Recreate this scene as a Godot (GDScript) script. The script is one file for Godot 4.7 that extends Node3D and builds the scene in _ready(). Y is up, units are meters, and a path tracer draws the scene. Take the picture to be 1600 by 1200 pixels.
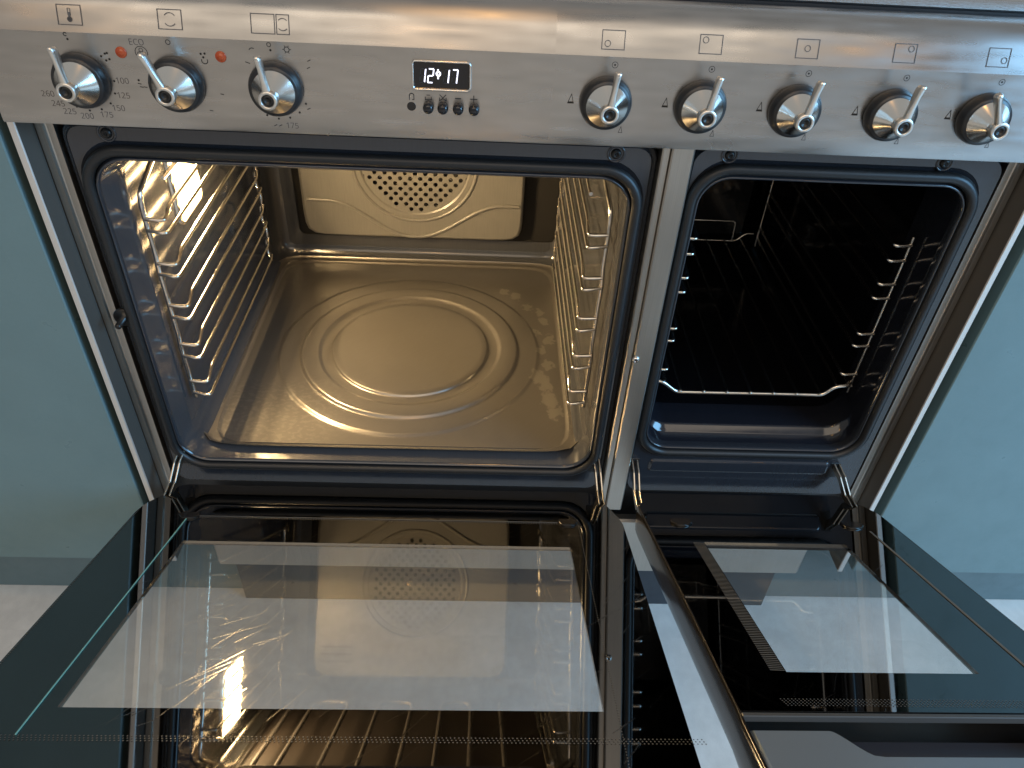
extends Node3D
# A range cooker with both oven doors let down, seen from above. Front plane z = 0, x to the right, metres.

const HINGE := Vector3(0.0, 0.3097, -0.0107)
const TILT_MAIN := 21.5
const TILT_SIDE := 25.5
var M := {}
var taken := {}
var rng := RandomNumberGenerator.new()


func _ready() -> void:
	rng.seed = 7
	camera_and_light()
	materials()
	surroundings()
	var cooker := thing("range_cooker", "wide stainless steel range cooker with both oven doors let down", "range cooker")
	control_panel(cooker)
	knobs(cooker)
	steel_frame(cooker)
	main_oven(cooker)
	side_oven(cooker)
	hinges(cooker)
	main_door(cooker)
	side_door(cooker)
	plinth_drawer(cooker)
	shelf_ladders()
	wire_shelf()


# ---------------------------------------------------------------- camera, light

func camera_and_light() -> void:
	var cam := Camera3D.new()
	cam.name = "camera"
	cam.position = Vector3(-0.05186, 1.00645, 0.63635)
	cam.rotation = Vector3(-0.685363, -0.055143, 0.061475)
	cam.fov = 53.72
	cam.near = 0.02
	cam.far = 60.0
	add_child(cam)
	cam.current = true
	var env := Environment.new()
	env.background_mode = Environment.BG_COLOR
	env.background_color = Color(0.30, 0.30, 0.295).linear_to_srgb()
	env.background_energy_multiplier = 1.0
	env.tonemap_mode = Environment.TONE_MAPPER_LINEAR
	env.tonemap_exposure = 1.04
	env.sdfgi_enabled = true
	env.ssao_enabled = true
	env.ssil_enabled = true
	var we := WorldEnvironment.new()
	we.name = "environment"
	we.environment = env
	add_child(we)
	area("window_light", Vector3(2.0, 1.35, 1.15), Vector3(0.3, 0.3, 0.1), Vector2(1.0, 1.2), Color(0.54, 0.80, 1.0), 4.6)
	area("ceiling_light", Vector3(-0.2, 2.5, 2.6), Vector3(-0.2, 0.0, 2.3), Vector2(3.2, 2.2), Color(1.0, 0.92, 0.82), 0.56)
	for at in [Vector3(-0.36, 2.45, 3.3), Vector3(1.9, 2.45, 3.2), Vector3(-2.0, 2.45, 3.0), Vector3(-0.1, 2.45, 0.8)]:
		area("spot_lamp_light", at, at + Vector3(0.0, -1.0, -0.12), Vector2(0.12, 0.12), Color(1.0, 0.74, 0.42), 18.0)


func area(called: String, at: Vector3, to: Vector3, size: Vector2, color: Color, energy: float) -> void:
	var l := AreaLight3D.new()
	l.name = called
	l.area_size = size
	l.area_normalize_energy = false
	l.light_color = color
	l.light_energy = energy
	l.shadow_enabled = true
	l.area_range = 8.0
	add_child(l, true)
	l.look_at_from_position(at, to, Vector3(0, 0, -1) if absf((to - at).normalized().y) > 0.95 else Vector3.UP)


# ---------------------------------------------------------------- helpers

func thing(called: String, label: String, category: String, at := Vector3.ZERO, group := "") -> Node3D:
	var o := Node3D.new()
	o.name = numbered(called)
	o.position = at
	add_child(o)
	tag(o, label, category, group)
	return o


func numbered(called: String) -> String:
	taken[called] = taken.get(called, -1) + 1
	return called if taken[called] == 0 else "%s_%03d" % [called, taken[called]]


func tag(o: Node, label: String, category: String, group := "") -> void:
	o.set_meta("label", label)
	o.set_meta("category", category)
	if group:
		o.set_meta("group", group)


func begin() -> SurfaceTool:
	var st := SurfaceTool.new()
	st.begin(Mesh.PRIMITIVE_TRIANGLES)
	return st


# commits a shape as one named mesh; names that repeat under one parent get three digits
func obj(called: String, st: SurfaceTool, m: Material, parent: Node, normals := true) -> MeshInstance3D:
	if normals:
		st.generate_normals()
	st.index()
	return put(called, st.commit(), m, parent)


func put(called: String, mesh: Mesh, m: Material, parent: Node) -> MeshInstance3D:
	var o := MeshInstance3D.new()
	var key := "%s/%s" % [parent.get_instance_id(), called]
	taken[key] = taken.get(key, -1) + 1
	o.name = called if taken[key] == 0 else "%s_%03d" % [called, taken[key]]
	o.mesh = mesh
	o.material_override = m
	parent.add_child(o, true)
	return o


func tri(st: SurfaceTool, a: Vector3, b: Vector3, c: Vector3, sg := -1, ua := Vector2.ZERO, ub := Vector2.ZERO, uc := Vector2.ZERO) -> void:
	st.set_smooth_group(sg)
	st.set_uv(ua)
	st.add_vertex(a)
	st.set_uv(ub)
	st.set_smooth_group(sg)
	st.add_vertex(b)
	st.set_uv(uc)
	st.set_smooth_group(sg)
	st.add_vertex(c)


func quad(st: SurfaceTool, a: Vector3, b: Vector3, c: Vector3, d: Vector3, sg := -1, ua := Vector2(0, 0), ub := Vector2(1, 0), uc := Vector2(1, 1), ud := Vector2(0, 1)) -> void:
	tri(st, a, b, c, sg, ua, ub, uc)
	tri(st, a, c, d, sg, ua, uc, ud)


# box between two corners with chamfered edges
func box(st: SurfaceTool, lo: Vector3, hi: Vector3, ch := 0.0, t := Transform3D()) -> void:
	var c := (lo + hi) / 2.0
	var h := (hi - lo) / 2.0
	ch = minf(ch, minf(h.x, minf(h.y, h.z)) * 0.9)
	var p := func(sx: float, sy: float, sz: float, ax: int) -> Vector3:
		var q := Vector3(h.x - (0.0 if ax == 0 else ch), h.y - (0.0 if ax == 1 else ch), h.z - (0.0 if ax == 2 else ch))
		return t * (c + q * Vector3(sx, sy, sz))
	for ax in 3:
		for s in [-1.0, 1.0]:
			var f := []
			for k in [[-1.0, -1.0], [1.0, -1.0], [1.0, 1.0], [-1.0, 1.0]]:
				var v := [0.0, 0.0, 0.0]
				v[ax] = s
				v[(ax + 1) % 3] = k[0]
				v[(ax + 2) % 3] = k[1]
				f.append(p.call(v[0], v[1], v[2], ax))
			if s > 0:
				f.reverse()
			quad(st, f[0], f[1], f[2], f[3], -1)
	if ch <= 0.0:
		return
	for ax in 3:       # the edges along ax
		var b1 := (ax + 1) % 3
		var b2 := (ax + 2) % 3
		for s1 in [-1.0, 1.0]:
			for s2 in [-1.0, 1.0]:
				var e := []
				for k in [[-1.0, b1], [1.0, b1], [1.0, b2], [-1.0, b2]]:
					var v := [0.0, 0.0, 0.0]
					v[ax] = k[0]
					v[b1] = s1
					v[b2] = s2
					e.append(p.call(v[0], v[1], v[2], k[1]))
				if s1 * s2 > 0:
					e.reverse()
				quad(st, e[0], e[3], e[2], e[1], -1)
	for sx in [-1.0, 1.0]:
		for sy in [-1.0, 1.0]:
			for sz in [-1.0, 1.0]:
				var a = p.call(sx, sy, sz, 0)
				var b = p.call(sx, sy, sz, 1)
				var d = p.call(sx, sy, sz, 2)
				if sx * sy * sz > 0:
					tri(st, a, d, b)
				else:
					tri(st, a, b, d)


# a round wire along points; corners get rounded by bend
func tube(st: SurfaceTool, pts: Array, r: float, sides := 8, bend := 0.0, closed := false) -> void:
	var path := []
	if bend > 0.0:
		for i in pts.size():
			var pv: Vector3 = pts[i]
			if not closed and (i == 0 or i == pts.size() - 1):
				path.append(pv)
				continue
			var a: Vector3 = pts[(i - 1 + pts.size()) % pts.size()]
			var b: Vector3 = pts[(i + 1) % pts.size()]
			var la := minf(bend, (a - pv).length() * 0.45)
			var lb := minf(bend, (b - pv).length() * 0.45)
			var s := pv + (a - pv).normalized() * la
			var e := pv + (b - pv).normalized() * lb
			for k in 5:
				var t := k / 4.0
				path.append(s.lerp(pv, t).lerp(pv.lerp(e, t), t))
	else:
		path = pts
	var n := path.size()
	var rings := []
	var up := Vector3.ZERO
	for i in n:
		var prev: Vector3 = path[(i - 1 + n) % n] if closed or i > 0 else path[i]
		var next: Vector3 = path[(i + 1) % n] if closed or i < n - 1 else path[i]
		var d := (next - prev).normalized()
		if up == Vector3.ZERO:
			up = Vector3.UP if absf(d.y) < 0.9 else Vector3.RIGHT
		up = (up - d * up.dot(d)).normalized()
		var side := d.cross(up)
		var ring := []
		for k in sides:
			var a := TAU * k / sides
			ring.append(path[i] + (up * cos(a) + side * sin(a)) * r)
		rings.append(ring)
	skin(st, rings, true, closed, 1)
	if not closed:
		for e in [0, n - 1]:
			for k in range(1, sides - 1):
				if e == 0:
					tri(st, rings[e][0], rings[e][k + 1], rings[e][k])
				else:
					tri(st, rings[e][0], rings[e][k], rings[e][k + 1])


func skin(st: SurfaceTool, rings: Array, round_ring := true, loop := false, sg := 1, uv_x := false) -> void:
	for i in rings.size() - (0 if loop else 1):
		var a: Array = rings[i]
		var b: Array = rings[(i + 1) % rings.size()]
		for k in a.size() - (0 if round_ring else 1):
			var j := (k + 1) % a.size()
			if uv_x:   # metres across the sheet; u runs across the brushing
				quad(st, a[k], a[j], b[j], b[k], sg, Vector2(i, a[k].x) , Vector2(i, a[j].x), Vector2(i + 1, b[j].x), Vector2(i + 1, b[k].x))
			else:
				quad(st, a[k], a[j], b[j], b[k], sg, Vector2(float(k) / a.size(), i), Vector2(float(k + 1) / a.size(), i), Vector2(float(k + 1) / a.size(), i + 1), Vector2(float(k) / a.size(), i + 1))


# turned shape about local z: profile of (radius, z)
func lathe(st: SurfaceTool, profile: Array, t := Transform3D(), sides := 32, sg := 1) -> void:
	var rings := []
	for p in profile:
		var ring := []
		for k in sides:
			var a := TAU * k / sides
			ring.append(t * Vector3(p.x * cos(a), p.x * sin(a), p.y))
		rings.append(ring)
	for i in rings.size() - 1:
		skin(st, [rings[i], rings[i + 1]], true, false, sg)
	for k in range(1, sides - 1):
		var e: Array = rings[-1]
		if profile[-1].x > 0.0002:
			tri(st, e[0], e[k], e[k + 1])


# rounded rectangle in the plane z
func rrect(x0: float, x1: float, y0: float, y1: float, r: float, z: float, n := 8) -> Array:
	var out := []
	for c in [[x1 - r, y1 - r, 0.0], [x0 + r, y1 - r, 90.0], [x0 + r, y0 + r, 180.0], [x1 - r, y0 + r, 270.0]]:
		for k in n + 1:
			var a := deg_to_rad(c[2] + 90.0 * k / n)
			out.append(Vector3(c[0] + r * cos(a), c[1] + r * sin(a), z))
	return out


func grown(q: Array, e: float, z: float, n := 8) -> Array:
	return rrect(q[0] - e, q[1] + e, q[2] - e, q[3] + e, maxf(q[4] + e, 0.001), z, n)


# flat outline in the local xy plane made solid between two heights, with a small bevel at the top
func prism(st: SurfaceTool, outline: PackedVector2Array, z0: float, z1: float, t := Transform3D(), bevel := 0.0) -> void:
	if Geometry2D.is_polygon_clockwise(outline):
		outline.reverse()
	var idx := Geometry2D.triangulate_polygon(outline)
	var top := outline
	if bevel > 0.0:
		var ins := Geometry2D.offset_polygon(outline, -bevel, Geometry2D.JOIN_MITER)
		if ins.size() == 1 and ins[0].size() == outline.size():
			top = ins[0]
			var best := 0
			for k in top.size():
				if top[k].distance_to(outline[0]) < top[best].distance_to(outline[0]):
					best = k
			var turned := PackedVector2Array()
			if Geometry2D.is_polygon_clockwise(top):
				top.reverse()
				best = top.size() - 1 - best
			for k in top.size():
				turned.append(top[(k + best) % top.size()])
			top = turned
	var ti := Geometry2D.triangulate_polygon(top)
	for k in range(0, ti.size(), 3):
		var a := top[ti[k]]
		var b := top[ti[k + 1]]
		var c := top[ti[k + 2]]
		if (b - a).cross(c - a) > 0:
			var s := b
			b = c
			c = s
		tri(st, t * Vector3(a.x, a.y, z1), t * Vector3(b.x, b.y, z1), t * Vector3(c.x, c.y, z1), -1, a, b, c)
	for k in range(0, idx.size(), 3):
		var a := outline[idx[k]]
		var b := outline[idx[k + 1]]
		var c := outline[idx[k + 2]]
		if (b - a).cross(c - a) < 0:
			var s := b
			b = c
			c = s
		tri(st, t * Vector3(a.x, a.y, z0), t * Vector3(b.x, b.y, z0), t * Vector3(c.x, c.y, z0), -1, a, b, c)
	var mid := z1 - bevel
	for k in outline.size():
		var j := (k + 1) % outline.size()
		var a := outline[k]
		var b := outline[j]
		quad(st, t * Vector3(a.x, a.y, z0), t * Vector3(a.x, a.y, mid), t * Vector3(b.x, b.y, mid), t * Vector3(b.x, b.y, z0), 3)
		if bevel > 0.0:
			quad(st, t * Vector3(a.x, a.y, mid), t * Vector3(top[k].x, top[k].y, z1), t * Vector3(top[j].x, top[j].y, z1), t * Vector3(b.x, b.y, mid), 2)


# thin printed line on a surface: t maps local xy to it
func ribbon(st: SurfaceTool, pts: Array, w: float, t: Transform3D, closed := false, h := 0.00015) -> void:
	var n := pts.size()
	for i in n - (0 if closed else 1):
		var a: Vector2 = pts[i]
		var b: Vector2 = pts[(i + 1) % n]
		var d := (b - a).normalized() * w / 2.0
		var s := d.orthogonal()
		var h2 := h + 0.00001 * (i % 2)
		quad(st, t * v3(a - d + s, h2), t * v3(b + d + s, h2), t * v3(b + d - s, h2), t * v3(a - d - s, h2))


func v3(p: Vector2, z: float) -> Vector3:
	return Vector3(p.x, p.y, z)


func arc(c: Vector2, r: float, a0: float, a1: float, n := 12) -> Array:
	var out := []
	for k in n + 1:
		var a := deg_to_rad(lerpf(a0, a1, float(k) / n))
		out.append(c + Vector2(cos(a), sin(a)) * r)
	return out


func text(called: String, words: String, height: float, t: Transform3D, m: Material, parent: Node, serif := false) -> void:
	var tm := TextMesh.new()
	var f := SystemFont.new()
	f.font_names = PackedStringArray(["Droid Serif" if serif else "Droid Sans"])
	tm.font = f
	tm.text = words
	tm.font_size = 64
	tm.pixel_size = height / 46.0
	tm.depth = 0.0002
	tm.curve_step = 2.0
	var o := put(called, tm, m, parent)
	o.transform = t


# ---------------------------------------------------------------- materials

func lin(r: float, g: float, b: float, a := 1.0) -> Color:
	var c := Color(r, g, b).linear_to_srgb()
	c.a = a
	return c


func mat(called: String, c: Color, rough: float, metal := 0.0) -> StandardMaterial3D:
	var m := StandardMaterial3D.new()
	m.resource_name = called
	m.albedo_color = c
	m.roughness = rough
	m.metallic = metal
	M[called] = m
	return m


func noise(f: float, s: int, octaves := 4) -> FastNoiseLite:
	var n := FastNoiseLite.new()
	n.noise_type = FastNoiseLite.TYPE_SIMPLEX_SMOOTH
	n.seed = s
	n.frequency = f
	n.fractal_octaves = octaves
	return n


func picture(w: int, h: int, f: Callable) -> ImageTexture:
	var im := Image.create(w, h, false, Image.FORMAT_RGBA8)
	for y in h:
		for x in w:
			im.set_pixel(x, y, f.call(x, y))
	return ImageTexture.create_from_image(im)


func materials() -> void:
	var n1 := noise(0.01, 3)
	var n2 := noise(0.05, 5)
	var n3 := noise(0.5, 9, 2)
	# brushed steel: grain long in one direction, cloudy wiping marks
	var brushed := picture(512, 512, func(x: int, y: int) -> Color:
		var v := 0.5 + 0.20 * n3.get_noise_2d(x * 1.9, y * 0.02) + 0.06 * n1.get_noise_2d(x * 0.8, y * 0.8) + 0.04 * n2.get_noise_2d(x, y * 0.4)
		return Color(v, v, v))
	var cloudy := picture(512, 512, func(x: int, y: int) -> Color:
		var v := 0.90 + 0.02 * n1.get_noise_2d(x * 1.5, y * 1.5) + 0.04 * n3.get_noise_2d(x * 1.4, y * 0.03)
		return Color(v, v, v))
	var smear := picture(512, 512, func(x: int, y: int) -> Color:
		var v := 0.44 + 0.16 * n1.get_noise_2d(x * 1.3, y * 1.3) + 0.12 * n2.get_noise_2d(x, y)
		return Color(v, v, v))
	for k in [["steel", 0.55, 0.54, 0.525, 0.36, 0.72], ["steel_band", 0.68, 0.665, 0.645, 0.34, 0.6]]:
		var m := mat(k[0], lin(k[1], k[2], k[3]), k[4], 1.0)
		m.anisotropy_enabled = true
		m.anisotropy = k[5]
		m.albedo_texture = cloudy
		m.roughness_texture = brushed
		m.roughness = k[4] * 1.8
		m.uv1_scale = Vector3(0.5, 2.2, 1)
	var tr := mat("trim_steel", lin(0.62, 0.585, 0.53), 0.36, 1.0)
	tr.albedo_texture = cloudy
	tr.uv1_triplanar = true
	tr.uv1_world_triplanar = true
	tr.uv1_scale = Vector3(4, 1.2, 4)
	mat("channel_dark", lin(0.13, 0.12, 0.105), 0.5, 0.35)
	mat("edge_steel", lin(0.70, 0.67, 0.63), 0.5, 0.7)
	mat("chrome", lin(0.72, 0.70, 0.67), 0.16, 1.0)
	mat("wire", lin(0.66, 0.63, 0.58), 0.2, 1.0)
	mat("cone_steel", lin(0.88, 0.85, 0.79), 0.20, 1.0)
	mat("lever_steel", lin(0.72, 0.70, 0.66), 0.3, 1.0)
	mat("hinge_steel", lin(0.55, 0.50, 0.42), 0.28, 1.0)
	mat("screw_black", lin(0.03, 0.03, 0.03), 0.3, 0.6)
	mat("collar_black", lin(0.014, 0.015, 0.017), 0.32)
	mat("print_black", lin(0.02, 0.02, 0.02), 0.6)
	mat("print_grey", lin(0.10, 0.09, 0.085), 0.6)
	mat("button_black", lin(0.01, 0.01, 0.012), 0.12)
	mat("screen_black", lin(0.006, 0.006, 0.008), 0.08)
	mat("segment_off", lin(0.02, 0.02, 0.022), 0.4)
	var seg := mat("segment_lit", lin(0.8, 0.8, 0.9), 0.5)
	seg.emission_enabled = true
	seg.emission = lin(0.86, 0.84, 1.0)
	seg.emission_energy_multiplier = 1.6
	var ind := mat("indicator_orange", lin(0.40, 0.055, 0.008), 0.2)
	ind.clearcoat_enabled = true
	ind.clearcoat = 0.4
	mat("gasket", lin(0.012, 0.013, 0.014), 0.42)
	# vitreous enamel: dark blue grey on the fronts, warm grey in the cavity
	for k in [["enamel_front", 0.030, 0.035, 0.044, 0.13], ["enamel_black", 0.004, 0.0045, 0.006, 0.14], ["enamel_throat", 0.012, 0.014, 0.020, 0.13], ["enamel_cavity", 0.066, 0.069, 0.076, 0.13], ["enamel_back", 0.235, 0.225, 0.20, 0.30]]:
		var m := mat(k[0], lin(k[1], k[2], k[3]), k[4])
		m.metallic_specular = 0.6
		m.roughness_texture = smear
		m.roughness = k[4] * 2.2
		m.albedo_texture = cloudy
		m.uv1_triplanar = true
		m.uv1_world_triplanar = true
		m.uv1_scale = Vector3(2.3, 2.3, 2.3)
		if k[0] == "enamel_back":
			m.roughness_texture = null
			m.roughness = 0.33
	# floor of the main oven: enamel with rinsed-off marks
	var drops := []
	for q in [[0.86, 0.20, 0.020], [0.90, 0.27, 0.018], [0.94, 0.30, 0.016], [0.955, 0.35, 0.016], [0.93, 0.42, 0.012], [0.965, 0.46, 0.020], [0.94, 0.52, 0.016], [0.955, 0.60, 0.020], [0.92, 0.66, 0.026], [0.945, 0.70, 0.022], [0.95, 0.77, 0.028], [0.965, 0.83, 0.022], [0.82, 0.17, 0.012]]:
		drops.append(q)
	var stained := func(x: int, y: int) -> float:
		var u := x / 512.0
		var v := y / 512.0
		var s := 0.0
		for q in drops:
			var dx: float = (u - q[0]) + 0.02 * n2.get_noise_2d(x * 1.2, y * 1.2)
			var dy: float = (v - q[1]) + 0.02 * n2.get_noise_2d(x * 1.2 + 90, y * 1.2)
			s = maxf(s, smoothstep(1.1, 0.8, sqrt(dx * dx + dy * dy * 0.55) / q[2]))
		var front := smoothstep(0.66, 0.8, v) * smoothstep(0.42, 0.2, u) * smoothstep(0.03, 0.25, n2.get_noise_2d(x * 1.6, y * 2.4 + 40))
		return clampf(s * 0.8 + front * 0.35, 0.0, 1.0)
	var pan_color := picture(512, 512, func(x: int, y: int) -> Color:
		var s: float = stained.call(x, y)
		var g := 0.80 + 0.03 * n1.get_noise_2d(x * 0.4, y * 0.4) + 0.012 * n3.get_noise_2d((x + y) * 0.9, (x - y) * 0.03)
		return Color(g, g * 0.985, g * 0.96).lerp(Color(1.0, 0.98, 0.93), s * 0.8))
	var pan_rough := picture(512, 512, func(x: int, y: int) -> Color:
		var s: float = stained.call(x, y)
		var g := 0.52 + 0.05 * n1.get_noise_2d(x * 0.35, y * 0.35) + 0.16 * s
		return Color(g, g, g))
	var pan := mat("enamel_pan", lin(0.47, 0.45, 0.42), 0.60, 0.75)
	pan.albedo_texture = pan_color
	pan.roughness_texture = pan_rough
	pan.metallic_specular = 0.75
	# door glass: mirror-coated; black print under the border, half-clear in the window
	var scratch := []
	for i in 190:
		var a := deg_to_rad(rng.randf_range(28, 62))
		scratch.append([Vector2(rng.randf(), rng.randf()), Vector2(cos(a), -sin(a)), rng.randf_range(0.02, 0.14), rng.randf_range(0.04, 0.16)])
	var wipe := Image.create(768, 768, false, Image.FORMAT_RGBA8)
	for y in 768:
		for x in 768:
			wipe.set_pixel(x, y, Color(1, 1, 1, 0.25 + 0.025 * n1.get_noise_2d(x, y) + 0.01 * n2.get_noise_2d(x, y)))
	var rough_im := Image.create(768, 768, false, Image.FORMAT_RGBA8)
	for y in 768:
		for x in 768:
			var g := 0.028 + 0.02 * n1.get_noise_2d(x * 1.7, y * 1.7)
			rough_im.set_pixel(x, y, Color(g, g, g))
	for s in scratch:
		var p: Vector2 = s[0]
		var steps := int(s[2] * 768)
		for k in steps:
			var q: Vector2 = (p + s[1] * (s[2] * k / steps)) * 768.0
			var ix := posmod(int(q.x), 768)
			var iy := posmod(int(q.y), 768)
			var c := wipe.get_pixel(ix, iy)
			c.a = minf(c.a + s[3] * 0.45, 0.6)
			wipe.set_pixel(ix, iy, c)
			rough_im.set_pixel(ix, iy, Color(0.22, 0.22, 0.22))
	var rough_tex := ImageTexture.create_from_image(rough_im)
	var haze := mat("hazy_glass", lin(0.60, 0.565, 0.44, 0.2), 0.4)
	haze.transparency = BaseMaterial3D.TRANSPARENCY_ALPHA
	var pane := mat("window_glass", lin(0.80, 0.76, 0.64, 1.0), 1.0, 1.0)
	pane.transparency = BaseMaterial3D.TRANSPARENCY_ALPHA
	pane.albedo_texture = ImageTexture.create_from_image(wipe)
	pane.roughness_texture = rough_tex
	var black := mat("black_glass", lin(0.185, 0.182, 0.178), 1.0, 1.0)
	black.roughness_texture = rough_tex
	mat("frit", lin(0.02, 0.02, 0.02), 0.5)
	mat("frit_dot", lin(0.10, 0.10, 0.095), 0.5)
	mat("glass_edge", lin(0.20, 0.42, 0.37), 0.2)
	mat("door_rail", lin(0.012, 0.0105, 0.009), 0.16).metallic_specular = 0.55
	mat("door_back", lin(0.012, 0.012, 0.013), 0.4)
	var hd := mat("handle", lin(0.22, 0.26, 0.295), 0.28)
	hd.metallic = 0.4
	mat("handle_dark", lin(0.055, 0.055, 0.068), 0.35, 0.3)
	mat("rail_edge", lin(0.085, 0.085, 0.083), 0.4, 0.3)
	var lens := mat("lamp_glass", lin(0.9, 0.8, 0.6), 0.3)
	lens.emission_enabled = true
	lens.emission = lin(1.0, 0.66, 0.28)
	lens.emission_energy_multiplier = 12.0
	mat("roof_brown", lin(0.042, 0.034, 0.030), 0.6)
	mat("element", lin(0.14, 0.13, 0.125), 0.5, 0.5)
	mat("dark_hole", lin(0.01, 0.009, 0.008), 0.8)
	# surroundings
	var paint := mat("cabinet_paint", lin(0.142, 0.226, 0.238), 0.42)
	var fine := picture(256, 256, func(x: int, y: int) -> Color:
		var v := 0.97 + 0.02 * n1.get_noise_2d(x * 2.0, y * 2.0) + 0.012 * n3.get_noise_2d(x, y)
		return Color(v, v, v))
	paint.albedo_texture = fine
	paint.roughness_texture = smear
	paint.roughness = 0.95
	paint.uv1_triplanar = true
	paint.uv1_world_triplanar = true
	paint.uv1_scale = Vector3(2, 2, 2)
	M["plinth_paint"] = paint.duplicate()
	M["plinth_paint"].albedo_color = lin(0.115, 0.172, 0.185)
	M["kick_paint"] = paint.duplicate()
	M["kick_paint"].albedo_color = lin(0.034, 0.041, 0.052)
	var fl := mat("floor_sheet", lin(0.80, 0.775, 0.735), 0.35)
	fl.albedo_texture = picture(512, 512, func(x: int, y: int) -> Color:
		var v := 0.955 + 0.045 * n1.get_noise_2d(x, y * 2.0) + 0.03 * n2.get_noise_2d(x * 1.4, y) + 0.015 * n3.get_noise_2d(x, y)
		return Color(v, v * 0.995, v * 0.985))
	fl.roughness_texture = smear
	fl.roughness = 0.9
	fl.uv1_triplanar = true
	fl.uv1_world_triplanar = true
	fl.uv1_scale = Vector3(1.6, 1.6, 1.6)


# ---------------------------------------------------------------- surroundings

func surroundings() -> void:
	var st := begin()
	box(st, Vector3(-4, -0.05, -0.7), Vector3(4, 0.0, 5.0))
	var fl := obj("floor", st, M.floor_sheet, self)
	fl.set_meta("kind", "structure")
	for s in [-1.0, 1.0]:
		var c := thing("kitchen_cabinet", "blue painted base cabinet on the left of the cooker" if s < 0 else "blue painted base cabinet on the right of the cooker", "cabinet", Vector3(s * 0.9, 0, 0), "painted cabinets beside the cooker")
		st = begin()
		box(st, Vector3(-0.43, 0.172, -0.58), Vector3(0.43, 0.885, -0.021), 0.001)
		obj("carcass", st, M.cabinet_paint, c)
		st = begin()
		var inner := 0.0 if s < 0 else 0.007
		box(st, Vector3(-0.44 + inner, 0.1685, -0.02), Vector3(0.44 - (0.003 if s < 0 else 0.0), 0.88, 0.0), 0.0012)
		obj("front_panel", st, M.cabinet_paint, c)
		if s > 0:
			st = begin()
			box(st, Vector3(-0.4455, 0.1685, -0.040), Vector3(-0.4335, 0.88, -0.024), 0.001)
			obj("filler_strip", st, M.cabinet_paint, c)
		st = begin()
		box(st, Vector3(-0.447 - (0.051 if s > 0 else 0.0), 0.001, -0.09), Vector3(0.447 + (0.051 if s < 0 else 0.0), 0.1665, -0.0755), 0.001)
		obj("plinth_board", st, M.plinth_paint, c)


# ---------------------------------------------------------------- control panel

const PANEL_Z := 0.02

func face(x: float, y: float, up := 0.0) -> Transform3D:
	return Transform3D(Basis(), Vector3(x, y, PANEL_Z + up))


# the tilted upper band: x and the height y that the mark would have on the face's own plane
func band(x: float, along: float) -> Transform3D:
	var a := deg_to_rad(20.0)
	var b := Basis(Vector3(1, 0, 0), Vector3(0, cos(a), -sin(a)), Vector3(0, sin(a), cos(a)))
	return Transform3D(b, Vector3(x, 0.834, PANEL_Z) + b.y * along + b.z * 0.0001)


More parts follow.
